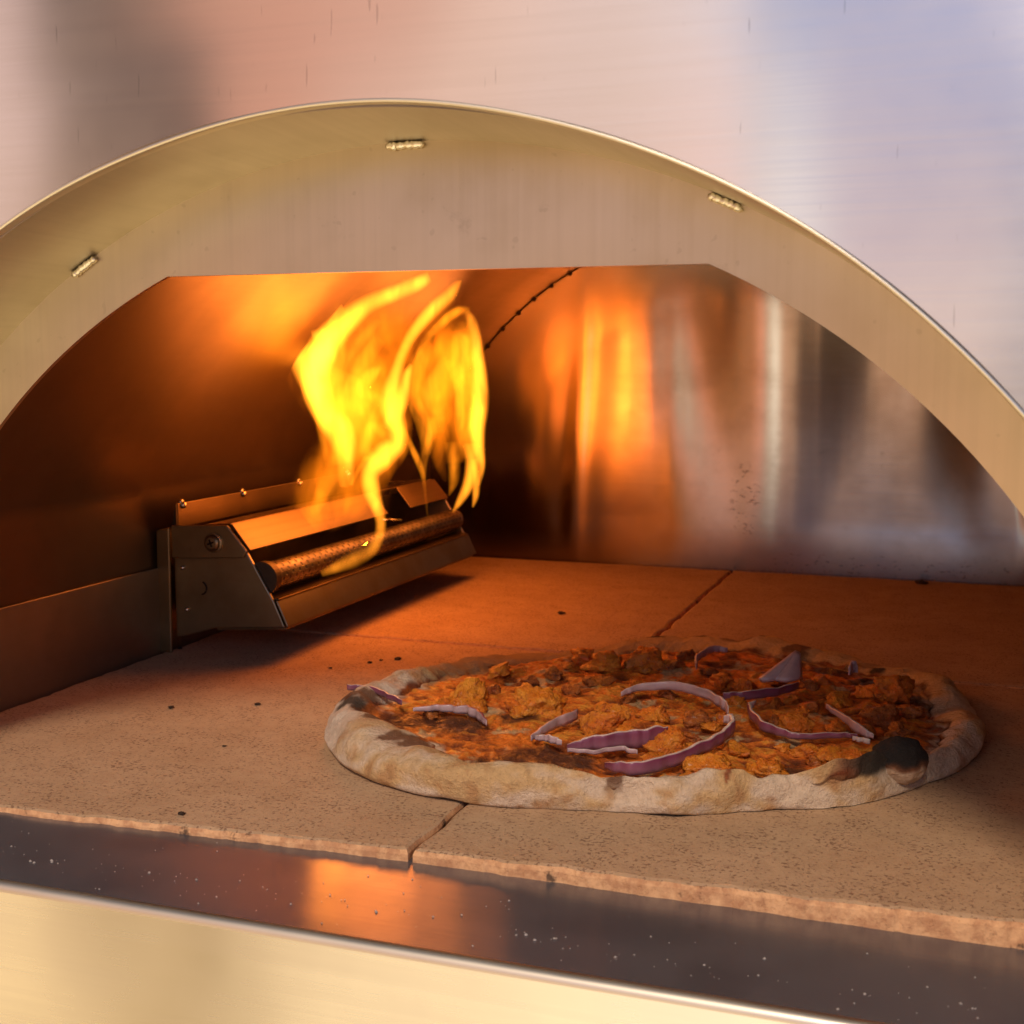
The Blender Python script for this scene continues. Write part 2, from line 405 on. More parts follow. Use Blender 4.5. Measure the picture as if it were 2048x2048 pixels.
# tack welds along the seam of reveal and inner plate
for (p0, p1) in (((774, 283), (851, 287)), ((1423, 379), (1492, 408)), ((146, 547), (194, 509))):
    q0, q1 = on_y(*p0, PL_Y), on_y(*p1, PL_Y)
    def ang(q): return math.atan2(q.z - PL_Z, q.x - CX)
    aa, bb = ang(q0), ang(q1); path = []; rr = PL_R - 0.008
    for i in range(25):
        a = aa + (bb - aa) * i / 24
        path.append((CX + (rr + 0.004 * noise.noise((i * 0.9, p0[0], 0))) * math.cos(a), PL_Y - 0.008, PL_Z + (rr + 0.004 * noise.noise((i * 0.9, p0[0], 0))) * math.sin(a)))
    m = MB(); ph = random.random() * 6
    m.tube(path, lambda t: (0.0085 if p0[0] < 1900 else 0.005) * (0.75 + 0.22 * abs(math.sin(t * 15 + ph + 2 * noise.noise((t * 4, ph, 1)))) + 0.25 * noise.noise((t * 9, ph, 3))) * min(1, 0.35 + 8 * min(t, 1 - t)), 10)
    m.build('tack_weld', M_WELD, oven, smooth=True)

# ledge (floor of the mouth) running out to a rounded front edge, front panel below it
LF_Y, LF_Z = 2.005, -0.036
def ledge_back(x):
    t = (x + 2.2) / 2.4; t = max(-0.3, min(1.4, t)); return -0.004 - 0.046 * t
def ledge_z(x, y):
    t = max(0.0, min(1.0, (2.36 - y) / (2.36 - LF_Y))); return ledge_back(x) * (1 - t) + LF_Z * t
xs = [CX - 3.2 + 6.4 * i / 160 for i in range(161)]
rows = []
for k in range(16):
    y = 2.50 - (2.50 - (LF_Y + 0.018)) * k / 15
    rows.append([(x, y, ledge_z(x, y) + 0.0012 * noise.noise((x * 2, y * 6, 1))) for x in xs])
rows[-1] = [(x, LF_Y + 0.018, LF_Z) for x in xs]
mb = MB(); mb.grid(rows); mb.build('ledge', M_LEDGE, oven, smooth=True, uv_plane='yx')
xs2 = [CX - 3.2 + 6.4 * i / 60 for i in range(61)]
rows = []
for q in [math.pi / 2 * k / 6 for k in range(7)]:
    rows.append([(x, LF_Y + 0.018 - 0.018 * math.sin(q), LF_Z - 0.018 + 0.018 * math.cos(q)) for x in xs2])
mb = MB(); mb.grid(rows); mb.build('ledge_nose', M_RIM, oven, smooth=True)
rows = []
for k in range(20):
    t = k / 19; rows.append([(x, LF_Y + 0.005 * noise.noise((x * 1.5, t * 2, 9)) * min(1, t * 6), LF_Z - 0.018 - 1.0 * t) for x in xs2])
mb = MB(); mb.grid(rows); mb.build('front_panel', M_PANEL, oven, smooth=True, uv_plane='zx')

# cavity: upright side walls with a lower lining strip, barrel vault, uneven back sheet
BK_Y, CV_R, CV_Z, HW = 6.12, 1.648, -0.026, 1.552
aw = math.acos(HW / CV_R)
def shell(name, pts, mat, y0=PL_Y + 0.012, y1=BK_Y, ny=40, amp=0.01):
    rows = []
    for k in range(ny + 1):
        y = y0 + (y1 - y0) * k / ny; row = []
        for (x, z) in pts:
            n = amp * noise.noise((x * 1.1 + 3, y * 0.9, z * 1.1)) * math.sin(math.pi * k / ny)
            dx, dz = CX - x, -z * 0.6; l = math.hypot(dx, dz); row.append((x + dx / l * n, y, z + dz / l * n))
        rows.append(row)
    m = MB(); m.grid(rows); return m.build(name, mat, oven, smooth=True, uv_plane='zy')
vault = [(CX - HW, 0.27)] + [(CX + CV_R * math.cos(q), CV_Z + CV_R * math.sin(q)) for q in [math.pi - aw + (2 * aw - math.pi) * i / 90 for i in range(91)]] + [(CX + HW, 0.27)]
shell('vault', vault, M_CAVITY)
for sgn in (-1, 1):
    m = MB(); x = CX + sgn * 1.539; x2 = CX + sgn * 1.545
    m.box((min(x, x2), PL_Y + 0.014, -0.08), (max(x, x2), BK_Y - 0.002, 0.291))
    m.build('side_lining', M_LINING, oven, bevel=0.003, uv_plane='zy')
def sm(x, a, b):
    t = (x - a) / (b - a); t = 0 if t < 0 else 1 if t > 1 else t; return t * t * (3 - 2 * t)
def bx(px): return on_y(px * 1.06, 900, BK_Y).x
RIDGES = [(bx(1097), -0.06, 0.6, 0.0050, 0.05), (bx(1420), 0.50, 0.25, 0.0016, 0.26)]
rows = []
for k in range(61):
    z = -0.08 + 1.72 * k / 60; row = []
    for i in range(261):
        x = CX - HW - 0.05 + (2 * HW + 0.1) * i / 260
        env_ = min(1.0, max(0.0, (CV_R - math.hypot(x - CX, z - CV_Z)) / 0.35)) * min(1.0, max(0.0, (HW - abs(x - CX)) / 0.3))
        d = 0.030 * noise.noise((x * 1.25 + 1.7, z * 0.35 + 0.4, 7.3)) + 0.010 * noise.noise((x * 2.9, z * 0.9, 3.1))
        for (xc, bow, zc, amp, sg) in RIDGES:
            u = (x - xc - bow * (z - zc) ** 2 - 0.03 * math.sin(z * 3.1 + xc * 5)) / sg
            if abs(u) < 4: d -= amp * math.exp(-u * u)
        d += 0.036 * math.sin(math.pi * max(0.0, min(z, 1.5)) / 1.5) * sm(x, -2.3, -0.5)
        row.append((x, BK_Y + d * env_ * min(1, (z + 0.1) * 3), z))
    rows.append(row)
mb = MB(); mb.grid(rows); mb.build('back_wall', M_BACK, oven, smooth=True, uv_plane='zx')
for (px, py) in ((920, 652), (950, 622), (978, 590), (1006, 562), (1040, 538), (1075, 515)):
    q = on_y(px * 1.06, py * 1.06, BK_Y); m = MB(); _a = math.atan2(q.z - CV_Z, q.x - CX); q.x, q.z = CX + (CV_R - 0.006) * math.cos(_a), CV_Z + (CV_R - 0.006) * math.sin(_a)
    m.tube([(q.x, q.y + 0.02, q.z), (q.x, q.y - 0.004, q.z), (q.x, q.y - 0.007, q.z)], lambda t: 0.0105 * (1 - 0.55 * t ** 4), 10)
    m.build('weld_spot', M_SPOT, oven, smooth=True)
m = MB(); rr = CV_R - 0.002
m.tube([(CX + rr * math.cos(q), BK_Y - 0.003, CV_Z + rr * math.sin(q)) for q in [math.pi - aw + (2 * aw - math.pi) * i / 60 for i in range(61)]], 0.003, 6)
m.build('seam', M_SPOT, oven, smooth=True)

# ------------------------------------------------------------------ STONE SLABS
def edge_n(a, b, amp): return amp * (noise.noise((a * 9, b, 0)) + 0.6 * noise.noise((a * 31, b, 4)) + 0.4 * noise.noise((a * 80, b, 8)))
def slab(x0, x1, y0, y1, label, front=None):
    nx, ny = 150, 60
    m = MB(); top = []
    thick = 0.11
    def yfront(x): return front(x) if front else y0
    xsn = [x0 + (x1 - x0) * i / nx for i in range(nx + 1)]
    rows = []
    # bottom ring .. top, as a swept border profile then the top grid
    def border(inset, z, amp):
        pts = []
        for x in xsn: pts.append((x, yfront(x) + inset + edge_n(x, y0, amp), z + edge_n(x, y0 + 5, amp * 0.25)))
        ysn = [yfront(x1) + (y1 - yfront(x1)) * k / ny for k in range(1, ny + 1)]
        pts[-1] = (x1 - inset, pts[-1][1], pts[-1][2])
        for y in ysn: pts.append((x1 - inset + edge_n(y, x1, amp), min(y, y1 - inset), z))
        for x in xsn[::-1][1:]: pts.append((x, y1 - inset + edge_n(x, y1, amp), z))
        yl = [y1 + (yfront(x0) - y1) * k / ny for k in range(1, ny)]
        for y in yl: pts.append((x0 + inset + edge_n(y, x0, amp), y, z))
        pts[0] = (x0 + inset, pts[0][1], pts[0][2])
        return pts
    rings = [border(0.004, -thick, 0.0), border(0.0, -0.05, 0.004), border(0.0, -0.012, 0.008), border(0.004, -0.003, 0.009), border(0.012, 0.0, 0.010)]
    base = m.grid(rings, closed=True)
    n = len(rings[0]); m.face([base + 4 * n + k for k in range(n)])
    o = m.build('stone_slab', M_STONE)
    tag(o, label, 'stone slab', 'square baking stone slabs of the oven floor')
    return o
G = 0.005
JX, JY = -1.055, 4.19
def yf(x):
    pts = [(-2.7, 2.255), (-2.0, 2.285), (-1.06, 2.355), (0.12, 2.395), (0.6, 2.41)]
    for (a, b), (c, d) in zip(pts, pts[1:]):
        if a <= x <= c: return b + (d - b) * (x - a) / (c - a)
    return pts[0][1] if x < pts[0][0] else pts[-1][1]
slab(-2.585, JX - G, yf(-2.5), JY - G, 'front stone slab beside the wall below the burner, pizza crust over its corner', yf)
slab(JX + G, 0.475, yf(0), JY - G, 'front stone slab carrying most of the pizza, with the thick bare front edge', yf)
slab(-2.585, JX - G, JY + G, 6.10, 'back stone slab running under the burner, lit deep orange by the flames')
slab(JX + G, 0.475, JY + G, 6.10, 'dim back stone slab behind the pizza under the bright back sheet')
# bed under the slabs so the joints are dark and closed
mb = MB(); mb.box((-2.60, 2.45, -0.16), (0.49, 6.13, -0.112)); mb.build('floor_bed', M_SHADE_STEEL, oven)

# ------------------------------------------------------------------ GAS BURNER
bur = thing('gas_burner', 'steel gas burner box with perforated tube against the left oven wall', 'burner')
BY0, BY1 = 3.75, 5.49
end = [(-2.545, 0.432), (-2.333, 0.441), (-2.261, 0.355), (-2.164, 0.195), (-2.126, 0.113), (-2.392, 0.092), (-2.50, 0.06), (-2.545, 0.05)]
for y, nm in ((BY0, 'end_plate'), (BY1 - 0.012, 'end_plate')):
    m = MB(); m.prism(end, y, y + 0.012); ep = m.build(nm, M_BURNER, bur, bevel=0.003)
    if y == BY0:
        m = MB(); m.prism([(-2.548, 0.436), (-2.330, 0.446), (-2.256, 0.362), (-2.272, 0.338), (-2.50, 0.325), (-2.548, 0.325)], y - 0.010, y - 0.001)
        m.build('top_tab', M_BURNER, ep, bevel=0.004)
        c = Vector((-2.381, y - 0.010, 0.386)); m = MB()
        def ring(r, yy): return [(c.x + r * math.cos(q), yy, c.z + r * math.sin(q)) for q in [2 * math.pi * k / 28 for k in range(28)]]
        b_ = m.grid([ring(0.034, y - 0.010), ring(0.034, y - 0.016), ring(0.028, y - 0.018), ring(0.026, y - 0.016), ring(0.025, y - 0.024), ring(0.019, y - 0.030), ring(0.004, y - 0.031)], closed=True)
        m.face([b_ + 6 * 28 + k for k in range(28)])
        so = m.build('screw', M_BURNER, ep, smooth=False)
        m = MB()
        for a in (0.35, 0.35 + math.pi / 2):
            dx, dz = math.cos(a) * 0.013, math.sin(a) * 0.013; nx_, nz_ = -math.sin(a) * 0.003, math.cos(a) * 0.003
            m.prism([(c.x - dx - nx_, c.z - dz - nz_), (c.x + dx - nx_, c.z + dz - nz_), (c.x + dx + nx_, c.z + dz + nz_), (c.x - dx + nx_, c.z - dz + nz_)], y - 0.0325, y - 0.029)
        m.build('cross_slot', M_SPOT, so) if False else m.build('screw_slot', M_SPOT, ep)
        for (x, z, r) in ((-2.509, 0.293, 0.008), (-2.497, 0.15, 0.008)):
            m = MB(); m.tube([(x, y, z), (x, y - 0.008, z), (x, y - 0.011, z)], lambda t: r * (1 - 0.6 * t ** 3), 12); m.build('rivet', M_WELD, ep, smooth=True)
        m = MB(); m.tube([(-2.442 + 0.022 * math.cos(q), y - 0.001, 0.227 + 0.022 * math.sin(q)) for q in [-1.4 + 2.6 * k / 14 for k in range(15)]], 0.003, 6); m.build('knockout', M_SPOT, ep)
# angle bracket against the wall
m = MB(); m.prism([(-2.602, 0.0), (-2.552, 0.0), (-2.548, 0.428), (-2.598, 0.418)], BY0 - 0.022, BY0 - 0.012)
m.build('mounting_bracket', M_BURNER, bur, bevel=0.003)
m = MB(); m.box((-2.600, BY0 - 0.012, 0.0), (-2.592, BY0 + 0.10, 0.42)); m.build('wall_flange', M_BURNER, bur, bevel=0.002)
# lip, floor and dark trough
def strip(name, a, b, y0, y1, mat, th=0.007, bevel=0.002, parent=bur):
    dx, dz = b[0] - a[0], b[1] - a[1]; l = math.hypot(dx, dz); nx, nz = dz / l * th, -dx / l * th
    m = MB(); m.prism([a, b, (b[0] - nx, b[1] - nz), (a[0] - nx, a[1] - nz)], y0, y1); return m.build(name, mat, parent, bevel=bevel)
strip('front_lip', (-2.160, 0.197), (-2.121, 0.113), BY0 + 0.004, BY1 - 0.002, M_BURNER)
strip('trough_floor', (-2.128, 0.110), (-2.392, 0.090), BY0 + 0.012, BY1 - 0.012, M_BURNER)
strip('trough_back', (-2.36, 0.10), (-2.335, 0.42), BY0 + 0.012, BY1 - 0.012, M_SHADE_STEEL)
strip('inner_shelf', (-2.175, 0.150), (-2.34, 0.165), BY0 + 0.012, BY1 - 0.012, M_SHADE_STEEL)
strip('inner_rail', (-2.150, 0.205), (-2.215, 0.212), BY0 + 0.012, BY1 - 0.012, M_HOT)
# slanted deflector in two lengths with the igniter gap between
strip('deflector', (-2.325, 0.446), (-2.256, 0.360), BY0 + 0.004, 4.84, M_HOT)
strip('deflector', (-2.325, 0.446), (-2.256, 0.360), 5.07, BY1 - 0.004, M_HOT)
m = MB(); m.tube([(-2.31, 4.90, 0.33), (-2.262, 4.99, 0.318)], 0.006, 8); m.build('igniter', M_WELD, bur, smooth=True)
strip('top_deck', (-2.43, 0.435), (-2.327, 0.443), BY0 + 0.012, BY1 - 0.012, M_HOT)
strip('slot_shadow_box', (-2.53, 0.36), (-2.42, 0.36), BY0 + 0.012, BY1 - 0.012, M_SHADE_STEEL)
m = MB(); m.box((-2.545, BY0 + 0.02, 0.425), (-2.537, BY1 - 0.02, 0.508)); bp = m.build('back_plate', M_HOT, bur, bevel=0.002)
m = MB(); m.prism([(-2.555, 0.43), (-2.537, 0.43), (-2.537, 0.508)], BY0 + 0.008, BY0 + 0.016); m.build('gusset', M_SHADE_STEEL, bp)
for y in (3.80, 4.19, 4.62, 5.05):
    m = MB(); m.tube([(-2.548, y, 0.500), (-2.530, y, 0.500), (-2.526, y, 0.500)], lambda t: 0.012 * (1 - 0.4 * t ** 3), 12)
    m.tube([(-2.541, y - 0.012, 0.508), (-2.541, y, 0.516), (-2.541, y + 0.012, 0.508)], 0.005, 8)
    m.build('screw_head', M_WELD, bp, smooth=True)
# perforated burner tube
def tube_mat():
    t = NT('perforated tube steel'); b = t.b
    uv = t.node('ShaderNodeTexCoord'); sp = t.node('ShaderNodeSeparateXYZ'); t.l.new(uv.outputs['Object'], sp.inputs[0])
    ax, az_ = -2.214 * S, 0.270 * S
    ang = t.math('ARCTAN2', t.math('SUBTRACT', sp.outputs[2], az_), t.math('SUBTRACT', sp.outputs[0], ax))
    ru = t.math('MULTIPLY', ang, 18 / (2 * math.pi)); rv = t.math('DIVIDE', sp.outputs[1], 0.045 * S)
    row = t.math('FLOOR', ru); off = t.math('MULTIPLY', t.math('MODULO', t.math('ABSOLUTE', row), 2.0), 0.5)
    fu = t.math('SUBTRACT', t.math('FRACT', ru), 0.5); fv = t.math('SUBTRACT', t.math('FRACT', t.math('ADD', rv, off)), 0.5)
    fu = t.math('MULTIPLY', fu, 17.5); fv = t.math('MULTIPLY', fv, 45.0)
    d = t.math('SQRT', t.math('ADD', t.math('MULTIPLY', fu, fu), t.math('MULTIPLY', fv, fv)))
    hole = t.step(d, 7.6, 5.4)
    n = t.noise(t.obj((60, 60, 60)), 1.0, 4)
    col = t.mix(t.step(n, 0.35, 0.65), (0.22, 0.18, 0.15), (0.12, 0.095, 0.08))
    t.set(b.inputs['Base Color'], t.mix(hole, col, (0.008, 0.005, 0.004)))
    t.set(b.inputs['Metallic'], t.math('SUBTRACT', 1.0, hole)); b.inputs['Roughness'].default_value = 0.42
    t.l.new(t.bump(hole, 0.8, -0.001), b.inputs['Normal'])
    return t.m
m = MB(); m.tube([(-2.214, BY0 + 0.03 + (BY1 - BY0 - 0.06) * i / 60, 0.270) for i in range(61)], 0.047, 40)
m.build('perforated_tube', tube_mat(), bur, smooth=True)
m = MB(); m.tube([(-2.214, BY0 + 0.013, 0.270), (-2.214, BY0 + 0.045, 0.270)], 0.056, 32); m.build('tube_collar', M_SHADE_STEEL, bur)

# ------------------------------------------------------------------ FLAMES (glowing gas: volumes that only emit)
def fire_mat(name, strength, col, noisy=0.0, scale=40):
    m = bpy.data.materials.new(name); m.use_nodes = True; n, l = m.node_tree.nodes, m.node_tree.links
    n.clear(); out = n.new('ShaderNodeOutputMaterial'); e = n.new('ShaderNodeEmission')
    e.inputs[0].default_value = (*col, 1); e.inputs[1].default_value = strength
    if noisy:
        tcn = n.new('ShaderNodeTexCoord'); mp = n.new('ShaderNodeMapping'); nz_ = n.new('ShaderNodeTexNoise'); mr = n.new('ShaderNodeMapRange')
        l.new(tcn.outputs['Object'], mp.inputs[0]); mp.inputs['Scale'].default_value = (scale, scale * 0.5, scale * 0.35)
        l.new(mp.outputs[0], nz_.inputs['Vector']); nz_.inputs['Scale'].default_value = 1.0; nz_.inputs['Detail'].default_value = 2; nz_.inputs['Distortion'].default_value = 0.6
        l.new(nz_.outputs[0], mr.inputs[0]); mr.inputs[1].default_value = 0.35; mr.inputs[2].default_value = 0.68
        mr.inputs[3].default_value = strength * (1 - noisy); mr.inputs[4].default_value = strength * (1 + noisy)
        l.new(mr.outputs[0], e.inputs[1])
    l.new(e.outputs[0], out.inputs['Volume'])
    return m
FC = (1.0, 0.285, 0.015)
M_F1 = fire_mat('bright flame', 560, FC, 0.35, 70)
M_F2 = fire_mat('orange flame', 195, (1.0, 0.255, 0.008), 0.6, 90)
M_F3 = fire_mat('thin flame veil', 50, (1.0, 0.205, 0.004), 0.75, 80)

def smooth_path(pts, n):
    """Catmull-Rom through (a, b, w, ...) tuples"""
    P_ = [np.array(p, float) for p in pts]; P_ = [2 * P_[0] - P_[1]] + P_ + [2 * P_[-1] - P_[-2]]
    out = []; seg = len(P_) - 3
    for i in range(n + 1):
        u = i / n * seg; k = min(int(u), seg - 1); t = u - k; p0, p1, p2, p3 = P_[k:k + 4]
        out.append(0.5 * (2 * p1 + (p2 - p0) * t + (2 * p0 - 5 * p1 + 4 * p2 - p3) * t * t + (3 * p1 - p0 - 3 * p2 + p3) * t ** 3))
    return out
def crop(cx, cy): return 540 + 0.3365 * cx, 530 + 0.3365 * cy
def tongue(parent, pts, y, mat, fat=0.30, drift=0.0, fade=(0.12, 0.10), power=2.1):
    P_ = smooth_path(pts, 8 * len(pts)); n = len(P_); rows = []; M_ = 18
    for i, p in enumerate(P_):
        t = i / (n - 1); a = P_[max(i - 1, 0)]; b = P_[min(i + 1, n - 1)]
        yy = y + (p[3] if len(p) > 3 else drift * (t - 0.5)) + 0.03 * noise.noise((t * 3, y * 7, 2))
        c = on_y(*crop(p[0], p[1]), yy)
        tx = on_y(*crop(b[0], b[1]), yy) - on_y(*crop(a[0], a[1]), yy); tx.y = 0; tx.normalize()
        nrm = Vector((-tx.z, 0, tx.x)); px = (on_y(*crop(p[0] + 1, p[1]), yy) - c).length
        hw = max(p[2] * 1.42, 3) * px * 0.5
        th = hw * 2 * fat * min(1, t / fade[0] if fade[0] else 1) ** 0.8 * min(1, (1 - t) / fade[1] if fade[1] else 1) ** 0.8 + 0.0006
        row = []
        for k in range(M_):
            u = math.cos(2 * math.pi * k / M_); s_ = 1 if k <= M_ / 2 else -1
            d = (th * 0.5 * (1 - u * u) ** power + 0.0012 * math.sqrt(max(0, 1 - u * u))) * s_ if abs(u) < 0.999 else 0.0
            q = c + nrm * (u * hw) + Vector((0, d, 0)); row.append(tuple(q))
        rows.append(row)
    m = MB(); base = m.grid(rows, closed=True)
    m.face([base + k for k in range(M_)][::-1]); m.face([base + (n - 1) * M_ + k for k in range(M_)])
    return m.build('flame_tongue', mat, parent, smooth=True)

fl1 = thing('flame', 'tall yellow gas flame leaning right from the near half of the burner tube', 'flame', 'gas flames')
fl2 = thing('flame', 'rounded yellow gas flame at the far end of the burner', 'flame', 'gas flames')
L, C_, R_ = 4.24, 4.48, 5.30
# left tongues
tongue(fl1, [(440, 1320, 40), (440, 1150, 80), (400, 1000, 110), (330, 880, 120), (285, 760, 140), (270, 640, 140), (305, 510, 140), (380, 405, 125), (480, 310, 105), (600, 225, 80), (750, 165, 72), (880, 110, 66), (950, 70, 46)], L, M_F1, 0.34, fade=(0.2, 0.05))
tongue(fl1, [(370, 930, 50), (305, 810, 90), (244, 695, 110), (200, 590, 116), (178, 505, 110), (186, 435, 88), (228, 378, 70), (312, 326, 58), (432, 245, 40)], L + 0.05, M_F1, 0.20, fade=(.3, .1))
tongue(fl1, [(305, 860, 60), (312, 740, 120), (325, 600, 165), (355, 480, 170), (410, 390, 130), (490, 310, 90), (580, 240, 40)], L - 0.03, M_F2, 0.30, fade=(.25, .3))
tongue(fl1, [(290, 660, 90), (310, 540, 130), (345, 450, 110), (400, 380, 50)], L - 0.06, M_F1, 0.34, fade=(.4, .4))
tongue(fl1, [(430, 1200, 200), (470, 1000, 300), (500, 820, 400), (560, 650, 430), (640, 470, 340), (720, 320, 230), (800, 200, 120)], L + 0.12, M_F3, 0.30, fade=(0.2, 0.3), power=1.0)
tongue(fl1, [(450, 1180, 180), (420, 1020, 190), (420, 880, 240), (430, 760, 260), (470, 640, 230)], L + 0.08, M_F2, 0.20, fade=(0.3, 0.4), power=1.0)
tongue(fl1, [(120, 1580, 60), (190, 1440, 130), (250, 1300, 170), (330, 1160, 170), (420, 1010, 130)], L + 0.02, M_F3, 0.34, fade=(0.5, 0.3), power=2.2)
tongue(fl1, [(230, 1560, 60), (290, 1420, 120), (340, 1280, 160), (390, 1140, 150), (440, 1000, 110)], L + 0.05, M_F3, 0.36, fade=(0.5, 0.3), power=2.2)
tongue(fl1, [(330, 1500, 40), (370, 1370, 90), (400, 1240, 110), (430, 1100, 90)], L - 0.02, M_F3, 0.36, fade=(0.5, 0.3), power=2.2)
tongue(fl1, [(480, 1310, 26), (470, 1180, 55), (465, 1060, 80), (450, 960, 70), (400, 880, 40)], L - 0.04, M_F1, 0.24, fade=(.3, .3))
tongue(fl1, [(440, 1020, 120), (330, 800, 220), (255, 590, 250), (300, 430, 220), (430, 310, 150), (600, 215, 90)], L + 0.06, M_F3, 0.16, fade=(.3, .3), power=1.4)
tongue(fl1, [(620, 1300, 110), (640, 1120, 150), (690, 960, 130), (700, 780, 130), (770, 560, 110), (890, 350, 100)], C_ + 0.05, M_F3, 0.16, fade=(.3, .3), power=1.4)
tongue(fl1, [(140, 1600, 60), (240, 1490, 150), (360, 1370, 200), (470, 1240, 200), (520, 1090, 150)], L - 0.02, M_F3, 0.30, fade=(.4, .4), power=1.8)
tongue(fl1, [(330, 1560, 60), (430, 1450, 150), (530, 1330, 170), (580, 1190, 150)], L + 0.10, M_F3, 0.30, fade=(.4, .4), power=1.8)
tongue(fl1, [(250, 1500, 30), (300, 1380, 70), (370, 1250, 90), (430, 1110, 80)], L - 0.06, M_F2, 0.22, fade=(.4, .4), power=2.0)
# centre
tongue(fl1, [(305, 1836, 26, -.50), (400, 1794, 50, -.44), (500, 1748, 70, -.34), (600, 1690, 60, -.23), (652, 1600, 52, -.13), (652, 1490, 54, -.04), (605, 1350, 84, -.01), (600, 1230, 90, 0), (680, 1130, 110, 0), (755, 1060, 90, 0), (755, 960, 95, 0), (725, 860, 110, 0), (720, 760, 96, 0), (752, 640, 66, .02), (790, 520, 52, .03), (860, 390, 60, .04), (970, 265, 66, .05), (1065, 180, 60, .05), (1110, 120, 38, .05), (1138, 92, 6, .05)], C_, M_F1, 0.30, fade=(0.06, 0.16))
tongue(fl1, [(700, 980, 70), (760, 850, 80), (795, 740, 58), (815, 650, 44), (840, 590, 20)], C_ - 0.03, M_F1, 0.36, fade=(.3, .2))
tongue(fl1, [(560, 1120, 50), (595, 980, 62), (605, 870, 54), (570, 780, 62), (555, 710, 70), (605, 650, 66), (660, 605, 24)], C_ - 0.05, M_F2, 0.50, fade=(.2, .1))
tongue(fl1, [(530, 760, 30), (620, 790, 62), (700, 870, 80), (760, 980, 80), (790, 1090, 60), (780, 1160, 20)], C_ - 0.02, M_F2, 0.40, fade=(.2, .2))
tongue(fl1, [(570, 1380, 130), (610, 1200, 190), (660, 1040, 250), (690, 880, 230), (720, 700, 150)], C_ + 0.08, M_F3, 0.34, fade=(.3, .3), power=1.0)
0 and tongue(fl1, [(380, 1700, 120, -.45), (480, 1620, 150, -.35), (560, 1540, 120, -.2), (620, 1440, 90, -.1)], C_ + 0.03, M_F3, 0.12, fade=(.3, .3), power=1.0)
tongue(fl1, [(480, 1310, 14), (530, 1210, 22), (580, 1130, 30)], C_ - 0.06, M_F2, 0.4)
tongue(fl1, [(790, 950, 14), (845, 1090, 30), (890, 1190, 34), (915, 1290, 22), (938, 1500, 7)], C_ + 0.2, M_F2, 0.5, fade=(.1, .3))
tongue(fl1, [(380, 760, 40), (420, 640, 60), (480, 520, 60), (560, 420, 50), (650, 330, 30)], L + 0.06, M_F2, 0.25, fade=(.3, .3))
tongue(fl1, [(520, 900, 60), (500, 760, 80), (520, 640, 90), (580, 540, 70), (660, 440, 50)], L + 0.10, M_F2, 0.16, fade=(.3, .4), power=1.0)
tongue(fl1, [(250, 420, 40), (330, 395, 50), (380, 330, 30)], L - 0.02, M_F1, 0.3, fade=(.4, .4))
tongue(fl1, [(430, 1180, 110), (500, 1040, 220), (540, 900, 300), (570, 760, 320), (600, 640, 240), (650, 540, 150)], C_ + 0.02, M_F3, 0.30, fade=(.3, .3), power=1.2)
tongue(fl1, [(620, 1180, 60), (560, 1080, 60), (600, 960, 50), (690, 1010, 60), (770, 1120, 40)], C_ - 0.01, M_F2, 0.3, fade=(.3, .3))
# right flame
tongue(fl2, [(1000, 1000, 60), (980, 860, 90), (960, 740, 80), (1010, 640, 70), (1060, 560, 60)], R_, M_F2, 0.18, fade=(.4, .4), power=1.0)
tongue(fl2, [(1120, 900, 50), (1140, 760, 60), (1110, 640, 70), (1060, 560, 50)], R_ - 0.03, M_F2, 0.18, fade=(.4, .4), power=1.0)
tongue(fl2, [(1240, 1310, 16), (1258, 1200, 34), (1238, 1080, 62), (1228, 960, 82), (1246, 820, 84), (1246, 680, 76), (1234, 540, 64), (1222, 420, 52), (1195, 330, 50), (1170, 275, 22)], R_, M_F1, 0.34, fade=(.15, .35))
tongue(fl2, [(870, 560, 24), (905, 480, 36), (960, 400, 44), (1040, 325, 50), (1120, 275, 46), (1190, 262, 22)], R_ - 0.04, M_F2, 0.55, fade=(.3, .15))
tongue(fl2, [(1110, 1180, 130), (1095, 1020, 190), (1065, 860, 280), (1045, 710, 330), (1065, 560, 300), (1095, 440, 210), (1135, 350, 120), (1180, 275, 40)], R_ + 0.06, M_F3, 0.62, fade=(.25, .15), power=1.1)
tongue(fl2, [(1185, 1150, 70), (1172, 960, 110), (1172, 780, 115), (1158, 600, 120), (1150, 450, 105), (1170, 340, 70)], R_ + 0.02, M_F2, 0.26, fade=(.2, .2), power=1.0)
tongue(fl2, [(935, 1130, 30), (925, 1020, 62), (895, 900, 70), (855, 800, 64), (850, 690, 70), (890, 570, 80), (960, 470, 60)], R_ - 0.02, M_F2, 0.28, fade=(.2, .2), power=1.0)
tongue(fl2, [(915, 1270, 16), (918, 1160, 36), (935, 1040, 70), (950, 900, 90)], R_ - 0.06, M_F2, 0.28, fade=(.2, .3))
tongue(fl2, [(1085, 1470, 8), (1130, 1400, 36), (1180, 1300, 56), (1200, 1180, 62), (1195, 1060, 70)], R_ - 0.02, M_F1, 0.24, fade=(.2, .3))
tongue(fl2, [(1205, 1440, 8), (1222, 1370, 32), (1226, 1260, 36), (1215, 1150, 40)], R_ - 0.04, M_F1, 0.30, fade=(.2, .3))
tongue(fl2, [(1065, 1370, 8), (1090, 1290, 46), (1095, 1180, 60), (1085, 1050, 80)], R_ + 0.02, M_F2, 0.30, fade=(.2, .4))
tongue(fl2, [(1045, 1290, 20), (1010, 1180, 60), (1000, 1050, 90), (990, 900, 110)], R_ + 0.05, M_F3, 0.40, fade=(.2, .4))
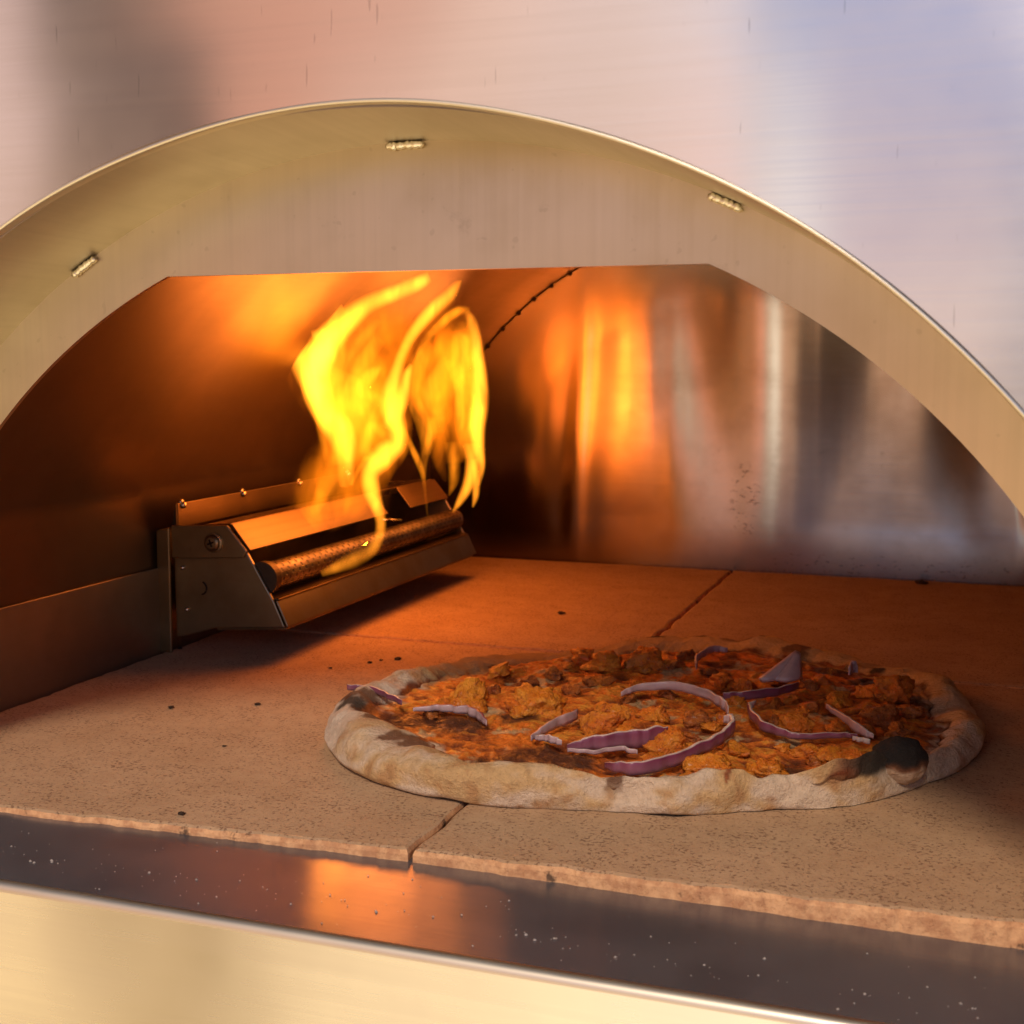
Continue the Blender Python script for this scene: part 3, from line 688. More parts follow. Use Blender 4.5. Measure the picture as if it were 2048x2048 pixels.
# the light the flames give
for par, (px, py, y, e, r) in ((fl1, (680, 740, L, 0.205, 0.22)), (fl1, (700, 900, L, 0.205, 0.20)), (fl1, (780, 760, C_, 0.205, 0.22)), (fl1, (765, 940, C_, 0.205, 0.20)), (fl2, (930, 710, R_, 0.19, 0.20)), (fl2, (940, 860, R_, 0.175, 0.18))):
    ld = bpy.data.lights.new('flame_light', 'POINT'); ld.energy = e; ld.color = (1.0, 0.245, 0.045); ld.shadow_soft_size = r * S
    lo = bpy.data.objects.new('flame_light', ld); COL.objects.link(lo); lo.location = (on_y(px, py, y) + Vector((0.08, 0, 0))) * S; lo.parent = par

# ------------------------------------------------------------------ PIZZA
piz = thing('pizza', 'oval pizza with pale floury crust, orange chicken, red onion and a charred bubble', 'pizza')
D = 1.06
outl = [(612, 1375, .05), (618, 1402, .03), (646, 1448, 0.01), (700, 1482, 0), (780, 1505, 0), (860, 1519, 0), (950, 1527, 0), (1040, 1530, 0), (1130, 1531, 0), (1200, 1527, .01), (1270, 1546, 0), (1330, 1540, 0), (1400, 1533, 0), (1480, 1530, 0), (1560, 1526, 0), (1640, 1515, 0), (1700, 1500, 0), (1748, 1482, 0), (1795, 1468, 0), (1828, 1448, 0), (1844, 1420, .02), (1853, 1375, .04), (1840, 1325, .05), (1790, 1285, .05), (1740, 1255, .06), (1660, 1228, .08), (1560, 1208, .08), (1450, 1190, .08), (1330, 1182, .08), (1240, 1182, .08), (1150, 1192, .08), (1060, 1197, .08), (980, 1200, .08), (890, 1222, .08), (800, 1248, .08), (720, 1277, .08), (660, 1303, .07), (635, 1328, .06), (618, 1352, .06)]
inn = [(690, 1354), (730, 1364), (800, 1386), (870, 1424), (960, 1448), (1060, 1455), (1150, 1470), (1250, 1462), (1380, 1468), (1450, 1458), (1560, 1470), (1620, 1455), (1690, 1440), (1745, 1415), (1765, 1340), (1735, 1285), (1680, 1262), (1560, 1238), (1400, 1215), (1200, 1213), (1050, 1225), (900, 1248), (800, 1285), (735, 1318), (700, 1345)]
OP = [on_z(x * D, y * D, z) for x, y, z in outl]; IP = [on_z(x * D, y * D, 0.075) for x, y in inn]
PC = sum(OP, Vector()) / len(OP); PCX, PCY = PC.x, PC.y
def radial(pts):
    th = np.array([math.atan2(p.y - PCY, p.x - PCX) for p in pts]); r = np.array([math.hypot(p.x - PCX, p.y - PCY) for p in pts])
    o = np.argsort(th); th, r = th[o], r[o]
    th = np.concatenate([th - 2 * np.pi, th, th + 2 * np.pi]); r = np.concatenate([r, r, r])
    return lambda a: float(np.interp(a, th, r))
r_out, r_in = radial(OP), radial(IP)
NA, NR_IN, NR_C = 640, 110, 44
def sm(x, a, b):
    t = (x - a) / (b - a); t = 0 if t < 0 else 1 if t > 1 else t; return t * t * (3 - 2 * t)
def fbm(x, y, z, o=4): return noise.fractal((x, y, z), 1.0, 2.0, o)
def blob(px, py, r, z=0.07):
    p = on_z(px * D, py * D, z); return (p.x, p.y, r)
BUB = blob(1698, 1440, 0.115, 0.10)
BUB2 = blob(1678, 1470, 0.12, 0.08)
CHAR = [blob(*b) for b in ((985, 1198, 0.05), (1090, 1203, 0.07), (1225, 1192, 0.06), (1255, 1188, .04), (1540, 1212, 0.055), (700, 1283, .04), (655, 1318, .05), (740, 1268, .05), (850, 1232, .035), (668, 1345, .045), (1655, 1255, .035), (1310, 1192, .04))]
BRN = [blob(*b) for b in ((745, 1404, .05), (775, 1412, .04), (790, 1398, .03), (706, 1372, .03), (690, 1328, .05), (668, 1336, .04), (905, 1440, .03), (1160, 1474, .03), (1410, 1458, .035), (705, 1352, .05), (690, 1338, .04), (1500, 1222, .06), (830, 1412, .03), (800, 1405, .02), (1640, 1245, .06), (1400, 1200, .08))]
DARKSAUCE = [blob(*b) for b in ((770, 1352, .09), (830, 1352, .09), (720, 1365, .05), (880, 1362, .06), (975, 1345, .06), (1010, 1420, .10), (1060, 1430, .08), (930, 1425, .05), (1480, 1455, .07), (1530, 1460, .06), (1570, 1255, .07), (1500, 1240, .06), (1640, 1280, .06), (1350, 1265, .05), (1760, 1310, .06), (1780, 1320, .04), (1320, 1455, .05), (1100, 1240, .05))]
OIL = [blob(*b) for b in ((1000, 1390, .08), (1100, 1310, .06), (1300, 1330, .1), (1050, 1290, .06), (1500, 1330, .08), (1600, 1420, .1), (900, 1400, .05))]
def gl(lst, x, y): 
    m = 0.0
    for bx, by, r in lst:
        d = ((x - bx) ** 2 + (y - by) ** 2) / (r * r)
        if d < 9: m = max(m, math.exp(-d))
    return m
_d = on_z(1463, 1548, 0.095); DRIP_A = math.atan2(_d.y - PCY, _d.x - PCX)
def topping(x, y):
    wx = x + 0.035 * noise.noise((x * 7, y * 7, 20.0)); wy = y + 0.035 * noise.noise((x * 7, y * 7, 31.0))
    a = noise.noise((wx * 8, wy * 8, 1.2)); r1 = 1 - 2 * abs(noise.noise((wx * 11, wy * 11, 3.3))); r2 = 1 - 2 * abs(noise.noise((wx * 24, wy * 24, 5.1)))
    r3 = 1 - 2 * abs(noise.noise((wx * 55, wy * 55, 7.7)))
    return 0.046 + 0.010 * a + 0.009 * r1 + 0.006 * r2 + 0.0024 * r3, 0.45 * r1 + 0.35 * r2 + 0.2 * r3 + 0.35 * a
verts, cols, gloss = [], [], []
crust_prof = [(0.0, 0.64, 1.0), (0.12, .80, 1.0), (0.25, .92, 1), (0.40, 1.0, 1), (0.55, 1.0, 1), (0.70, .93, 1), (0.82, .80, 1), (0.92, .60, 1), (0.985, .40, 1), (1.0, .25, 1), (0.97, .15, 1), (0.93, .07, 1), (0.86, .02, 1), (0.78, 0.0, 1)]
cp = np.array([(a, b) for a, b, _ in crust_prof])
def crust_colour(x, y, z, th, s):
    n = fbm(x * 6, y * 6, z * 10, 4); n2 = fbm(x * 22, y * 22, z * 22, 3); n3 = noise.noise((x * 70, y * 70, z * 70))
    flour = np.array((0.70, 0.54, 0.38)); gold = np.array((0.62, 0.40, 0.18)); brown = np.array((0.42, 0.19, 0.07))
    c = flour + (gold - flour) * sm(n + 0.35 * n2 + 1.2 * (z - 0.05) / 0.1 * 0.25, -0.3, 0.4)
    c = c + (brown - c) * 0.55 * sm(n2 + 0.5 * n, 0.2, 0.7)
    lf = sm(-math.cos(th), 0.72, 0.95) * sm(-math.sin(th), -0.1, 0.25); c = c + (np.array((0.70, 0.58, 0.48)) - c) * 0.6 * lf
    # the far side nearer the flame is baked darker
    back = sm(y, PCY + 0.15, PCY + 0.75)
    c = c + (np.array((0.62, 0.39, 0.14)) - c) * 0.8 * back
    leftback = sm(-(x - PCX) + 0.4 * (y - PCY), 0.35, 0.8) * sm(y, 3.3, 3.6)
    c = c + (np.array((0.30, 0.19, 0.085)) - c) * 0.7 * leftback
    c = c * (1 + 0.10 * n3)
    d = gl(CHAR, x, y) * sm(z, 0.02, 0.06); d = sm(d + 0.35 * n2, 0.30, 0.62)
    c = c + (np.array((0.022, 0.013, 0.008)) - c) * d * 0.93
    b = sm(gl(BRN, x, y) + 0.4 * n2, 0.42, 0.66) * sm(z, 0.03, 0.07); c = c + (np.array((0.13, 0.045, 0.014)) - c) * b * 0.88
    lp = sm(noise.noise((x * 26, y * 26, 2.2)) + 0.3 * n2, 0.42, 0.62) * sm(z, 0.06, 0.09) * (0.35 + 0.65 * back)
    c = c + (np.array((0.13, 0.045, 0.016)) - c) * lp * 0.75
    # browned line of the far outer edge
    e = sm(back, 0.5, 1) * sm(s, 0.62, 0.8) * (1 - sm(s, 0.9, 1)) * sm(n2, -0.1, 0.3)
    c = c + (np.array((0.07, 0.03, 0.012)) - c) * e * 0.8
    k = math.exp(-(((x - BUB[0]) ** 2 + (y - BUB[1]) ** 2) / 0.021) ** 1.7) * sm(z, 0.045, 0.085)
    k = sm(k + 0.10 * n2, 0.18, 0.75)
    c = c + (np.array((0.017, 0.013, 0.010)) - c) * k * 0.97
    ring_ = math.exp(-((math.hypot(x - BUB[0], y - BUB[1]) - 0.135) / 0.035) ** 2) * sm(z, 0.03, 0.07)
    c = c + (np.array((0.26, 0.10, 0.045)) - c) * ring_ * 0.5
    return np.clip(c, 0.005, 1)
def sauce_colour(x, y, tv):
    n = fbm(x * 5 + 3, y * 5, 1.0, 4); n2 = fbm(x * 15, y * 15, 4.0, 4); n3 = fbm(x * 40, y * 40, 6.0, 3)
    red = np.array((0.20, 0.042, 0.008)); org = np.array((0.60, 0.145, 0.011)); yel = np.array((0.66, 0.29, 0.035)); pale = np.array((0.44, 0.36, 0.20)); dark = np.array((0.050, 0.013, 0.005))
    c = red + (org - red) * sm(tv + 0.6 * n2 + 0.2 * n3, 0.12, 0.66)
    c = c + (yel - c) * 0.75 * sm(tv + 0.5 * n3 + 0.4 * n, 0.62, 1.0)
    c = c + (pale - c) * 0.75 * sm(fbm(x * 8 + 9, y * 8, 2.0, 3) + 0.25 * n3, 0.30, 0.52)
    c = c + (dark - c) * 0.75 * sm(-tv - 0.45 * n2 + 0.35 * n, -0.06, 0.34)  # crevice darkening put into the colour of low gaps, in a burnt-sauce tone
    d = sm(gl(DARKSAUCE, x, y) + 0.25 * n2 + 0.15 * n3, 0.26, 0.58)
    c = c + (np.array((0.060, 0.016, 0.006)) * (1 + 0.9 * n3) - c) * d * 0.95
    return np.clip(c, 0.004, 1)
for ia in range(NA):
    th = -math.pi + 2 * math.pi * ia / NA
    ct, st = math.cos(th), math.sin(th)
    ro = r_out(th); ri = r_in(th)
    ro *= 1 + 0.006 * noise.noise((ct * 5, st * 5, 0)) + 0.003 * noise.noise((ct * 17, st * 17, 3))
    ri += 0.030 * noise.noise((ct * 8, st * 8, 9)) + 0.014 * noise.noise((ct * 23, st * 23, 2))
    back = sm(st, 0.0, 0.7)
    H = 0.092 * (1 + 0.26 * noise.noise((ct * 3.2, st * 3.2, 5)) + 0.12 * noise.noise((ct * 11, st * 11, 7)))
    H *= (1 - 0.30 * back) * (1 - 0.28 * sm(-ct, 0.2, 0.7) * sm(st, 0.0, 0.4)) * (1 + 0.18 * sm(-ct, 0.8, 0.98)) * (1 - 0.22 * sm(ct, 0.75, 1.0))
    for k in range(NR_IN):
        f = (k / NR_IN) ** 0.8; r = ri * f; x, y = PCX + r * ct, PCY + r * st
        z, tv = topping(x, y)
        e = sm(f, 0.90, 1.0); z = z * (1 - e) + (0.64 * H) * e + 0.006 * noise.noise((x * 30, y * 30, 1)) * e
        bb = math.exp(-((x - BUB[0]) ** 2 + (y - BUB[1]) ** 2) / 0.0165); z += 0.020 * bb
        c = sauce_colour(x, y, tv); cc = crust_colour(x, y, z, th, 0)
        w = sm(f + 0.06 * fbm(x * 14, y * 14, 5, 3), 0.955, 0.995); w = max(w, sm(bb, 0.45, 0.8))
        c = c + (cc - c) * w; e2 = math.exp(-((w - 0.5) / 0.33) ** 2) * sm(fbm(x * 9, y * 9, 3, 2), -0.35, 0.2); c = c + (np.array((0.13, 0.040, 0.012)) - c) * 0.75 * e2
        verts.append((x, y, z)); cols.append((*c, 1.0 - w))
    for k in range(NR_C):
        s = k / (NR_C - 1) * (len(cp) - 1); i0 = min(int(s), len(cp) - 2); t = s - i0
        t0 = cp[i0]; t1 = cp[i0 + 1]; a, b = t0 + (t1 - t0) * t
        s01 = k / (NR_C - 1)
        r = ri + (ro - ri) * a; x, y = PCX + r * ct, PCY + r * st; z = H * b
        lump = 0.014 * noise.noise((x * 6, y * 6, z * 9)) + 0.006 * noise.noise((x * 19, y * 19, z * 25)) + 0.0016 * noise.noise((x * 60, y * 60, z * 60))
        wr = 0.0035 * math.sin(th * 7 + 40 * z + 3 * noise.noise((ct * 4, st * 4, z * 8)))
        f = sm(b, 0.05, 0.4)
        x += ct * (lump + wr) * f; y += st * (lump + wr) * f; z += (lump * 1.1) * f
        # underside lifts off the stone here and there
        z += 0.012 * max(0, noise.noise((ct * 6, st * 6, 12))) * (1 - f)
        bb = math.exp(-((x - BUB[0]) ** 2 + (y - BUB[1]) ** 2) / 0.0165); b2 = math.exp(-((x - BUB2[0]) ** 2 + (y - BUB2[1]) ** 2) / 0.02)
        z += (0.020 * bb + 0.014 * b2) * f
        z = max(z, 0.0015)
        c = crust_colour(x, y, z, th, s01)
        w = 0.0
        if k < 7:
            w = 1 - sm(k / 7 + 0.5 * fbm(x * 14, y * 14, 5, 3), 0.12, 0.5); w *= 1 - sm(bb, 0.35, 0.7)
            c = c + (sauce_colour(x, y, 0.1) * 0.7 - c) * w
        da = (th - DRIP_A - 0.010 * math.sin(s01 * 9)) / (0.020 * (1 - 0.9 * (s01 / 0.52) ** 3) if s01 < 0.52 else 1e-4)
        kk = 1 - sm(abs(da), 0.7, 1.15)
        if kk > 0: c = c + (np.array((0.20, 0.042, 0.010)) * (1 + 0.5 * noise.noise((x * 60, y * 60, z * 60))) - c) * kk * 0.9; w = max(w, kk)
        verts.append((x, y, z)); cols.append((*c, w))
NT_ = NR_IN + NR_C
faces = []
for ia in range(NA):
    b0, b1 = ia * NT_, ((ia + 1) % NA) * NT_
    for k in range(NT_ - 1): faces.append((b0 + k, b1 + k, b1 + k + 1, b0 + k + 1))
def pizza_mat():
    t = NT('baked dough and sauce'); b = t.b
    at = t.node('ShaderNodeVertexColor'); at.layer_name = "Col"
    v = t.obj(); n = t.noise(v, 700, 5, 0.7); n2 = t.noise(v, 2200, 2, 0.6); n0 = t.noise(v, 260, 5, 0.65, 0.4)
    dry_ = None
    wet = at.outputs['Alpha']
    c = t.mix(t.math('MULTIPLY', t.step(n, 0.3, 0.7), 0.5), at.outputs['Color'], (0, 0, 0)) if False else at.outputs['Color']
    hsv = t.node('ShaderNodeHueSaturation'); t.l.new(c, hsv.inputs['Color']); hsv.inputs['Saturation'].default_value = 1.0
    t.set(hsv.inputs['Value'], t.math('MULTIPLY_ADD', t.step(n, 0.25, 0.75), t.math('MULTIPLY_ADD', wet, 0.35, 0.22), 0.85))
    c = hsv.outputs[0]
    bw = t.node('ShaderNodeRGBToBW'); t.l.new(at.outputs['Color'], bw.inputs[0])
    dry = t.math('MULTIPLY', t.math('SUBTRACT', 1.0, wet), t.step(bw.outputs[0], 0.04, 0.20))
    c = t.mix(t.math('MULTIPLY', t.math('MULTIPLY', t.step(n0, 0.52, 0.70), dry), 0.15), c, (0.46, 0.22, 0.075))
    pore = t.noise(v, 480, 3, 0.6)
    c = t.mix(t.math('MULTIPLY', t.math('MULTIPLY', t.step(pore, 0.66, 0.72), dry), 0.32), c, (0.24, 0.10, 0.04))
    # loose flour grains on the dough
    gr = t.math('MULTIPLY', t.step(n2, 0.66, 0.74), dry)
    c = t.mix(t.math('MULTIPLY', gr, 0.22), c, (0.78, 0.70, 0.6))
    t.set(b.inputs['Base Color'], c)
    t.set(b.inputs['Roughness'], t.math('MULTIPLY_ADD', t.math('MULTIPLY', wet, t.step(n0, 0.3, 0.6)), -0.50, 0.86))
    b.inputs['Specular IOR Level'].default_value = 0.4
    t.set(b.inputs['Coat Weight'], t.math('MULTIPLY', wet, t.step(n0, 0.45, 0.65, 0.0, 0.22))); b.inputs['Coat Roughness'].default_value = 0.2
    h = t.math('MULTIPLY_ADD', n0, 1.2, n)
    t.l.new(t.bump(h, 0.9, 0.0016), b.inputs['Normal'])
    return t.m
M_PIZZA = pizza_mat()
mb = MB(); mb.v = verts; mb.f = faces
mb.build('base', M_PIZZA, piz, smooth=True, col=cols)

# the charred blister of the rim
bm = bmesh.new(); bmesh.ops.create_icosphere(bm, subdivisions=5, radius=1); m = MB(); cc = []
bc = on_z(1697 * D, 1430 * D, 0.085)
for v in bm.verts:
    c = v.co * (1 + 0.10 * noise.noise(v.co * 1.8) + 0.05 * noise.noise(v.co * 5) + 0.02 * noise.noise(v.co * 14))
    p = (bc.x + c.x * 0.064, bc.y + 0.026 + c.y * 0.060, 0.070 + c.z * (0.058 if c.z > 0 else 0.05)); m.v.append(p)
    k = sm(p[2] + 0.012 * noise.noise((p[0] * 30, p[1] * 30, p[2] * 30)), 0.052, 0.090)
    a = np.array((0.60, 0.42, 0.27)); b = np.array((0.20, 0.075, 0.03)); d = np.array((0.016, 0.012, 0.010))
    q = a + (b - a) * sm(k, 0.0, 0.5); q = q + (d - q) * sm(k, 0.35, 0.95); cc.append((*q, 0.0))
for f in bm.faces: m.f.append(tuple(v.index for v in f.verts))
bm.free(); m.build('charred_blister', M_PIZZA, piz, smooth=True, col=cc)

# chicken pieces: torn, faceted orange chunks
def chicken_mat(name, a, b_, c_):
    t = NT(name); b = t.b; v = t.obj()
    n = t.noise(t.obj((420, 180, 420)), 1.0, 5, 0.7, 0.5); n2 = t.noise(v, 110, 4, 0.6); n3 = t.noise(v, 900, 3, 0.6)
    col = t.mix(t.step(n2, 0.38, 0.62), a, b_); col = t.mix(t.math('MULTIPLY', t.step(n, 0.52, 0.66), 0.85), col, c_)
    col = t.mix(t.math('MULTIPLY', t.step(n3, 0.55, 0.7), 0.22), col, (0.70, 0.36, 0.09))
    t.set(b.inputs['Base Color'], col); t.set(b.inputs['Roughness'], t.math('MULTIPLY_ADD', n, 0.45, 0.18)); b.inputs['Specular IOR Level'].default_value = 0.5; b.inputs['Coat Weight'].default_value = 0.15; b.inputs['Coat Roughness'].default_value = 0.22
    t.l.new(t.bump(t.math('MULTIPLY_ADD', n3, 0.5, n), 1.0, 0.0022), b.inputs['Normal'])
    return t.m
M_CH = [chicken_mat('sauced chicken', (0.66, 0.15, 0.008), (0.70, 0.23, 0.016), (0.30, 0.05, 0.007)),
        chicken_mat('pale sauced chicken', (0.72, 0.20, 0.010), (0.78, 0.29, 0.022), (0.42, 0.085, 0.007)),
        chicken_mat('dark sauced chicken', (0.30, 0.065, 0.010), (0.46, 0.13, 0.015), (0.09, 0.02, 0.006))]
def chunk(px, py, size, kind, flat=0.62, seed=0):
    rnd = random.Random(seed * 31 + int(px))
    p = on_z(px, py + size * 0.18, 0.085); dist = (p - Vector((0, 0, 1))).length
    r = size * dist / F_PX * (0.74 if kind < 2 else 0.66)
    bm = bmesh.new(); bmesh.ops.create_icosphere(bm, subdivisions=4, radius=1)
    planes = [(Vector((rnd.gauss(0, 1), rnd.gauss(0, 1), rnd.gauss(0, 0.8))).normalized(), rnd.uniform(0.40, 0.75)) for _ in range(9)]
    sx_, sy_ = rnd.uniform(0.85, 1.2), rnd.uniform(0.75, 1.15); rot = rnd.uniform(0, 6.28); o = rnd.uniform(0, 50)
    m = MB()
    for v in bm.verts:
        c = v.co.copy()
        for nn, d in planes:
            e = c.dot(nn) - d
            if e > 0: c -= nn * e * 0.9
        c *= 1 + 0.34 * noise.noise(c * 1.5 + Vector((o, 0, 0))) + 0.26 * noise.noise(Vector((c.x * 3, c.y * 7, c.z * 4)) + Vector((0, o, 0))) + 0.20 * (abs(noise.noise(Vector((c.x * 6, c.y * 16, c.z * 9)) + Vector((0, 0, o)))) - 0.2)
        x, y = c.x * sx_ * r, c.y * sy_ * r
        z = c.z * r * flat
        m.v.append((p.x + x * math.cos(rot) - y * math.sin(rot), p.y + x * math.sin(rot) + y * math.cos(rot), 0.052 + r * flat * 0.44 + z))
    for f in bm.faces: m.f.append(tuple(v.index for v in f.verts))
    bm.free()
    return m.build('chicken_piece', M_CH[kind], piz, smooth=True)
CHK = [(926, 1378, 78, 1), (905, 1388, 40, 0), (1069, 1385, 80, 1), (1040, 1398, 45, 0), (997, 1325, 48, 0), (1040, 1323, 26, 1), (1167, 1298, 48, 0), (1222, 1311, 58, 1), (1288, 1306, 62, 0), (1334, 1313, 44, 2), (1370, 1294, 40, 2), (1110, 1330, 40, 2), (1103, 1383, 50, 1), (1190, 1425, 80, 0), (1226, 1402, 46, 0), (1250, 1440, 34, 1), (1441, 1344, 48, 0), (1484, 1354, 40, 0), (1310, 1409, 44, 0), (1393, 1413, 50, 2), (1420, 1430, 34, 0), (1346, 1468, 78, 0), (1310, 1492, 44, 0), (1385, 1452, 34, 2), (1417, 1511, 56, 1), (1445, 1502, 44, 1), (1477, 1480, 44, 0), (1381, 1526, 36, 0), (1510, 1516, 32, 1), (1274, 1347, 30, 0), (1530, 1516, 52, 0), (1583, 1428, 54, 0), (1548, 1422, 34, 2), (1679, 1436, 34, 0), (1625, 1392, 46, 0), (1610, 1404, 26, 0), (1674, 1377, 42, 1), (1783, 1361, 80, 0), (1739, 1366, 42, 0), (1765, 1416, 66, 2), (1811, 1402, 52, 2), (1800, 1440, 46, 2), (1735, 1440, 40, 2), (1620, 1350, 46, 2), (1650, 1345, 30, 0), (1610, 1475, 44, 0), (1661, 1483, 54, 0), (1708, 1490, 44, 0), (1495, 1350, 30, 0), (1687, 1522, 30, 0), (1570, 1470, 30, 1), (860, 1400, 34, 2), (950, 1410, 30, 2), (1150, 1360, 36, 2), (1340, 1370, 34, 2), (1555, 1345, 34, 2), (1200, 1345, 36, 2), (985, 1362, 34, 2), (1545, 1390, 36, 2), (1135, 1312, 34, 0), (1450, 1420, 34, 0), (1260, 1375, 30, 2), (1630, 1500, 34, 2), (1800, 1375, 30, 2), (1470, 1385, 34, 0), (1060, 1345, 34, 2), (1420, 1325, 30, 2), (1590, 1380, 30, 0)]
for i, (px, py, sz, kd) in enumerate(CHK): chunk(px, py, sz, kd, seed=i)

# melted shreds strewn between the chunks
def onion_mat():
    t = NT('red onion'); b = t.b; at = t.node('ShaderNodeVertexColor'); at.layer_name = "Col"
    n = t.noise(t.obj((1, 1, 1)), 300, 3, 0.6)
    t.set(b.inputs['Base Color'], t.mix(t.math('MULTIPLY', t.step(n, 0.35, 0.7), 0.12), at.outputs['Color'], (0.20, 0.03, 0.07)))
    b.inputs['Roughness'].default_value = 0.32; b.inputs['Specular IOR Level'].default_value = 0.5
    b.inputs['Subsurface Weight'].default_value = 0.25; b.inputs['Subsurface Radius'].default_value = (0.003, 0.0015, 0.002)
    t.l.new(t.bump(n, 0.25, 0.0006), b.inputs['Normal'])
    return t.m
M_ONION = onion_mat()
PUR, LIL, WHT = (0.22, 0.03, 0.085), (0.60, 0.42, 0.42), (0.74, 0.63, 0.56)
def onion(pts, z0=0.085, th=0.016, outer=PUR, innerc=LIL, top=WHT, flip=1):
    """slice of onion: pts = (px, py of lower edge, height in px[, lift px])"""
    pts = [(*p, 0) if len(p) == 3 else p for p in pts]
    P_ = smooth_path(pts, 10 * len(pts)); n = len(P_); ctr = []
    for p in P_:
        q = on_z(p[0], p[1] + p[3], z0); ctr.append((q, p[2], p[3]))
    m = MB(); rows = []; cols_ = []
    for i, (q, hpx, lift) in enumerate(ctr):
        q = q + Vector((0.006 * noise.noise((i * 0.23, pts[0][0], 1)), 0.010 * noise.noise((i * 0.19, pts[0][0], 5)), 0)); hpx *= 1 + 0.22 * noise.noise((i * 0.15, pts[0][0], 9))
        tn = ctr[min(i + 1, n - 1)][0] - ctr[max(i - 1, 0)][0]; tn.z = 0; tn.normalize(); nr = Vector((tn.y, -tn.x, 0)) * flip
        k = (q - Vector((0, 0, 1))).length / F_PX
        h = max(hpx * 0.80, 1.5) * k + 0.006; lz = lift * k
        e = min(1, 6 * min(i, n - 1 - i) / (n - 1) + 0.25); t2 = th * 0.62 * e
        zb = q.z + lz - 0.012
        sec = [(-0.5, 0.0, innerc), (0.5, 0.0, outer), (0.62, 0.35, outer), (0.58, 0.78, outer), (0.46, 0.92, outer), (0.30, 1.0, top), (-0.30, 0.98, top), (-0.5, 0.8, innerc), (-0.42, 0.4, innerc)]
        rows.append([q + nr * (a * t2) + Vector((0, 0, zb - q.z + b * h)) for a, b, _ in sec])
        for a, b, c in sec:
            w = 0.75 + 0.25 * noise.noise((q.x * 20, q.y * 20, b * 2)); mixw = 0.35 * (1 - b) if c is outer else 0
            cols_.append(tuple((cc * (1 - mixw) + LIL[j] * mixw) * w for j, cc in enumerate(c)) + (1,))
    base = m.grid(rows, closed=True); ns = 9
    m.face([base + k for k in range(ns)][::-1]); m.face([base + (n - 1) * ns + k for k in range(ns)])
    return m.build('onion_slice', M_ONION, piz, smooth=True, col=cols_)
onion([(694, 1371, 9, 4), (735, 1374, 9, 2), (772, 1386, 9), (803, 1402, 8)], 0.10, 0.012)
onion([(826, 1414, 4), (870, 1413, 10), (920, 1417, 15), (955, 1428, 18), (972, 1442, 10)], 0.08, 0.014, outer=LIL, innerc=WHT, top=PUR)
onion([(1242, 1384, 6), (1275, 1374, 12, 4), (1346, 1371, 16, 10), (1405, 1386, 18, 10), (1440, 1404, 20, 6), (1457, 1424, 22)], 0.09, 0.012, outer=LIL, innerc=WHT, top=WHT)
onion([(1134, 1490, 8), (1180, 1490, 28), (1240, 1487, 36), (1290, 1484, 42), (1335, 1478, 38)], 0.085, 0.016)
onion([(1135, 1494, 3), (1190, 1497, 4), (1240, 1491, 5), (1275, 1499, 5)], 0.085, 0.010, outer=LIL, top=WHT)
onion([(1210, 1526, 8), (1235, 1534, 20), (1280, 1538, 28), (1340, 1524, 26, 2), (1400, 1500, 25, 4), (1445, 1474, 25, 5), (1464, 1456, 24, 6), (1462, 1440, 20, 8), (1448, 1436, 12, 8)], 0.085, 0.018)
onion([(1512, 1400, 5, 4), (1500, 1410, 12, 4), (1503, 1428, 18), (1530, 1452, 18), (1570, 1464, 12), (1605, 1468, 8), (1680, 1466, 7), (1715, 1466, 4)], 0.088, 0.014)
onion([(1446, 1392, 14), (1490, 1390, 16), (1545, 1384, 16), (1597, 1370, 12)], 0.085, 0.014)
onion([(1652, 1408, 7, 4), (1680, 1426, 9, 2), (1715, 1456, 18), (1748, 1468, 5)], 0.09, 0.012, outer=LIL, innerc=WHT, top=WHT)
onion([(1705, 1470, 5), (1739, 1478, 6)], 0.085, 0.012, outer=WHT, innerc=WHT, top=WHT)
onion([(1392, 1332, 10), (1396, 1313, 12, 2), (1425, 1297, 12, 3), (1456, 1297, 6, 2)], 0.085, 0.012, outer=LIL, innerc=WHT, top=LIL)
onion([(1062, 1472, 8), (1100, 1452, 18), (1155, 1430, 20)], 0.085, 0.014, outer=LIL, innerc=WHT, top=LIL)
onion([(1070, 1470, 5), (1098, 1474, 12), (1122, 1482, 8)], 0.085, 0.012, outer=LIL, innerc=WHT, top=WHT)
onion([(1697, 1342, 14), (1706, 1336, 24), (1716, 1338, 10)], 0.085, 0.014, outer=LIL, innerc=WHT, top=LIL)
# wedge of onion heart, standing
q0, q1, q2 = on_z(1521, 1362, 0.085), on_z(1597, 1360, 0.085), on_z(1585, 1362, 0.085); k = (q0 - Vector((0, 0, 1))).length / F_PX
rows, cc = [], []
for i in range(9):
    t = i / 8; w = (1 - t) ** 0.8; row = []
    for j in range(13):
        u = j / 12; a = q0.lerp(q1, u); tip = q0.lerp(q1, 0.86) + Vector((0, 0.06, 42 * k)); bulge = (math.sin(math.pi * u) * 0.03 + 0.012 * math.sin(u * 9 + 1)) * w
        p = tip + (a - tip) * (1 - t) if True else a
        row.append(p + Vector((0, -bulge, 0))); s_ = 0.5 + 0.5 * noise.noise((u * 9, t * 2, 3))
        cc.append(tuple(LIL[n_] * 0.55 + WHT[n_] * 0.35 * s_ + 0.03 for n_ in range(3)) + (1,))
    rows.append(row)
m = MB(); m.grid(rows); ow = m.build('onion_wedge', M_ONION, piz, smooth=True, col=cc)
sol = ow.modifiers.new('thick', 'SOLIDIFY'); sol.thickness = 0.014 * S

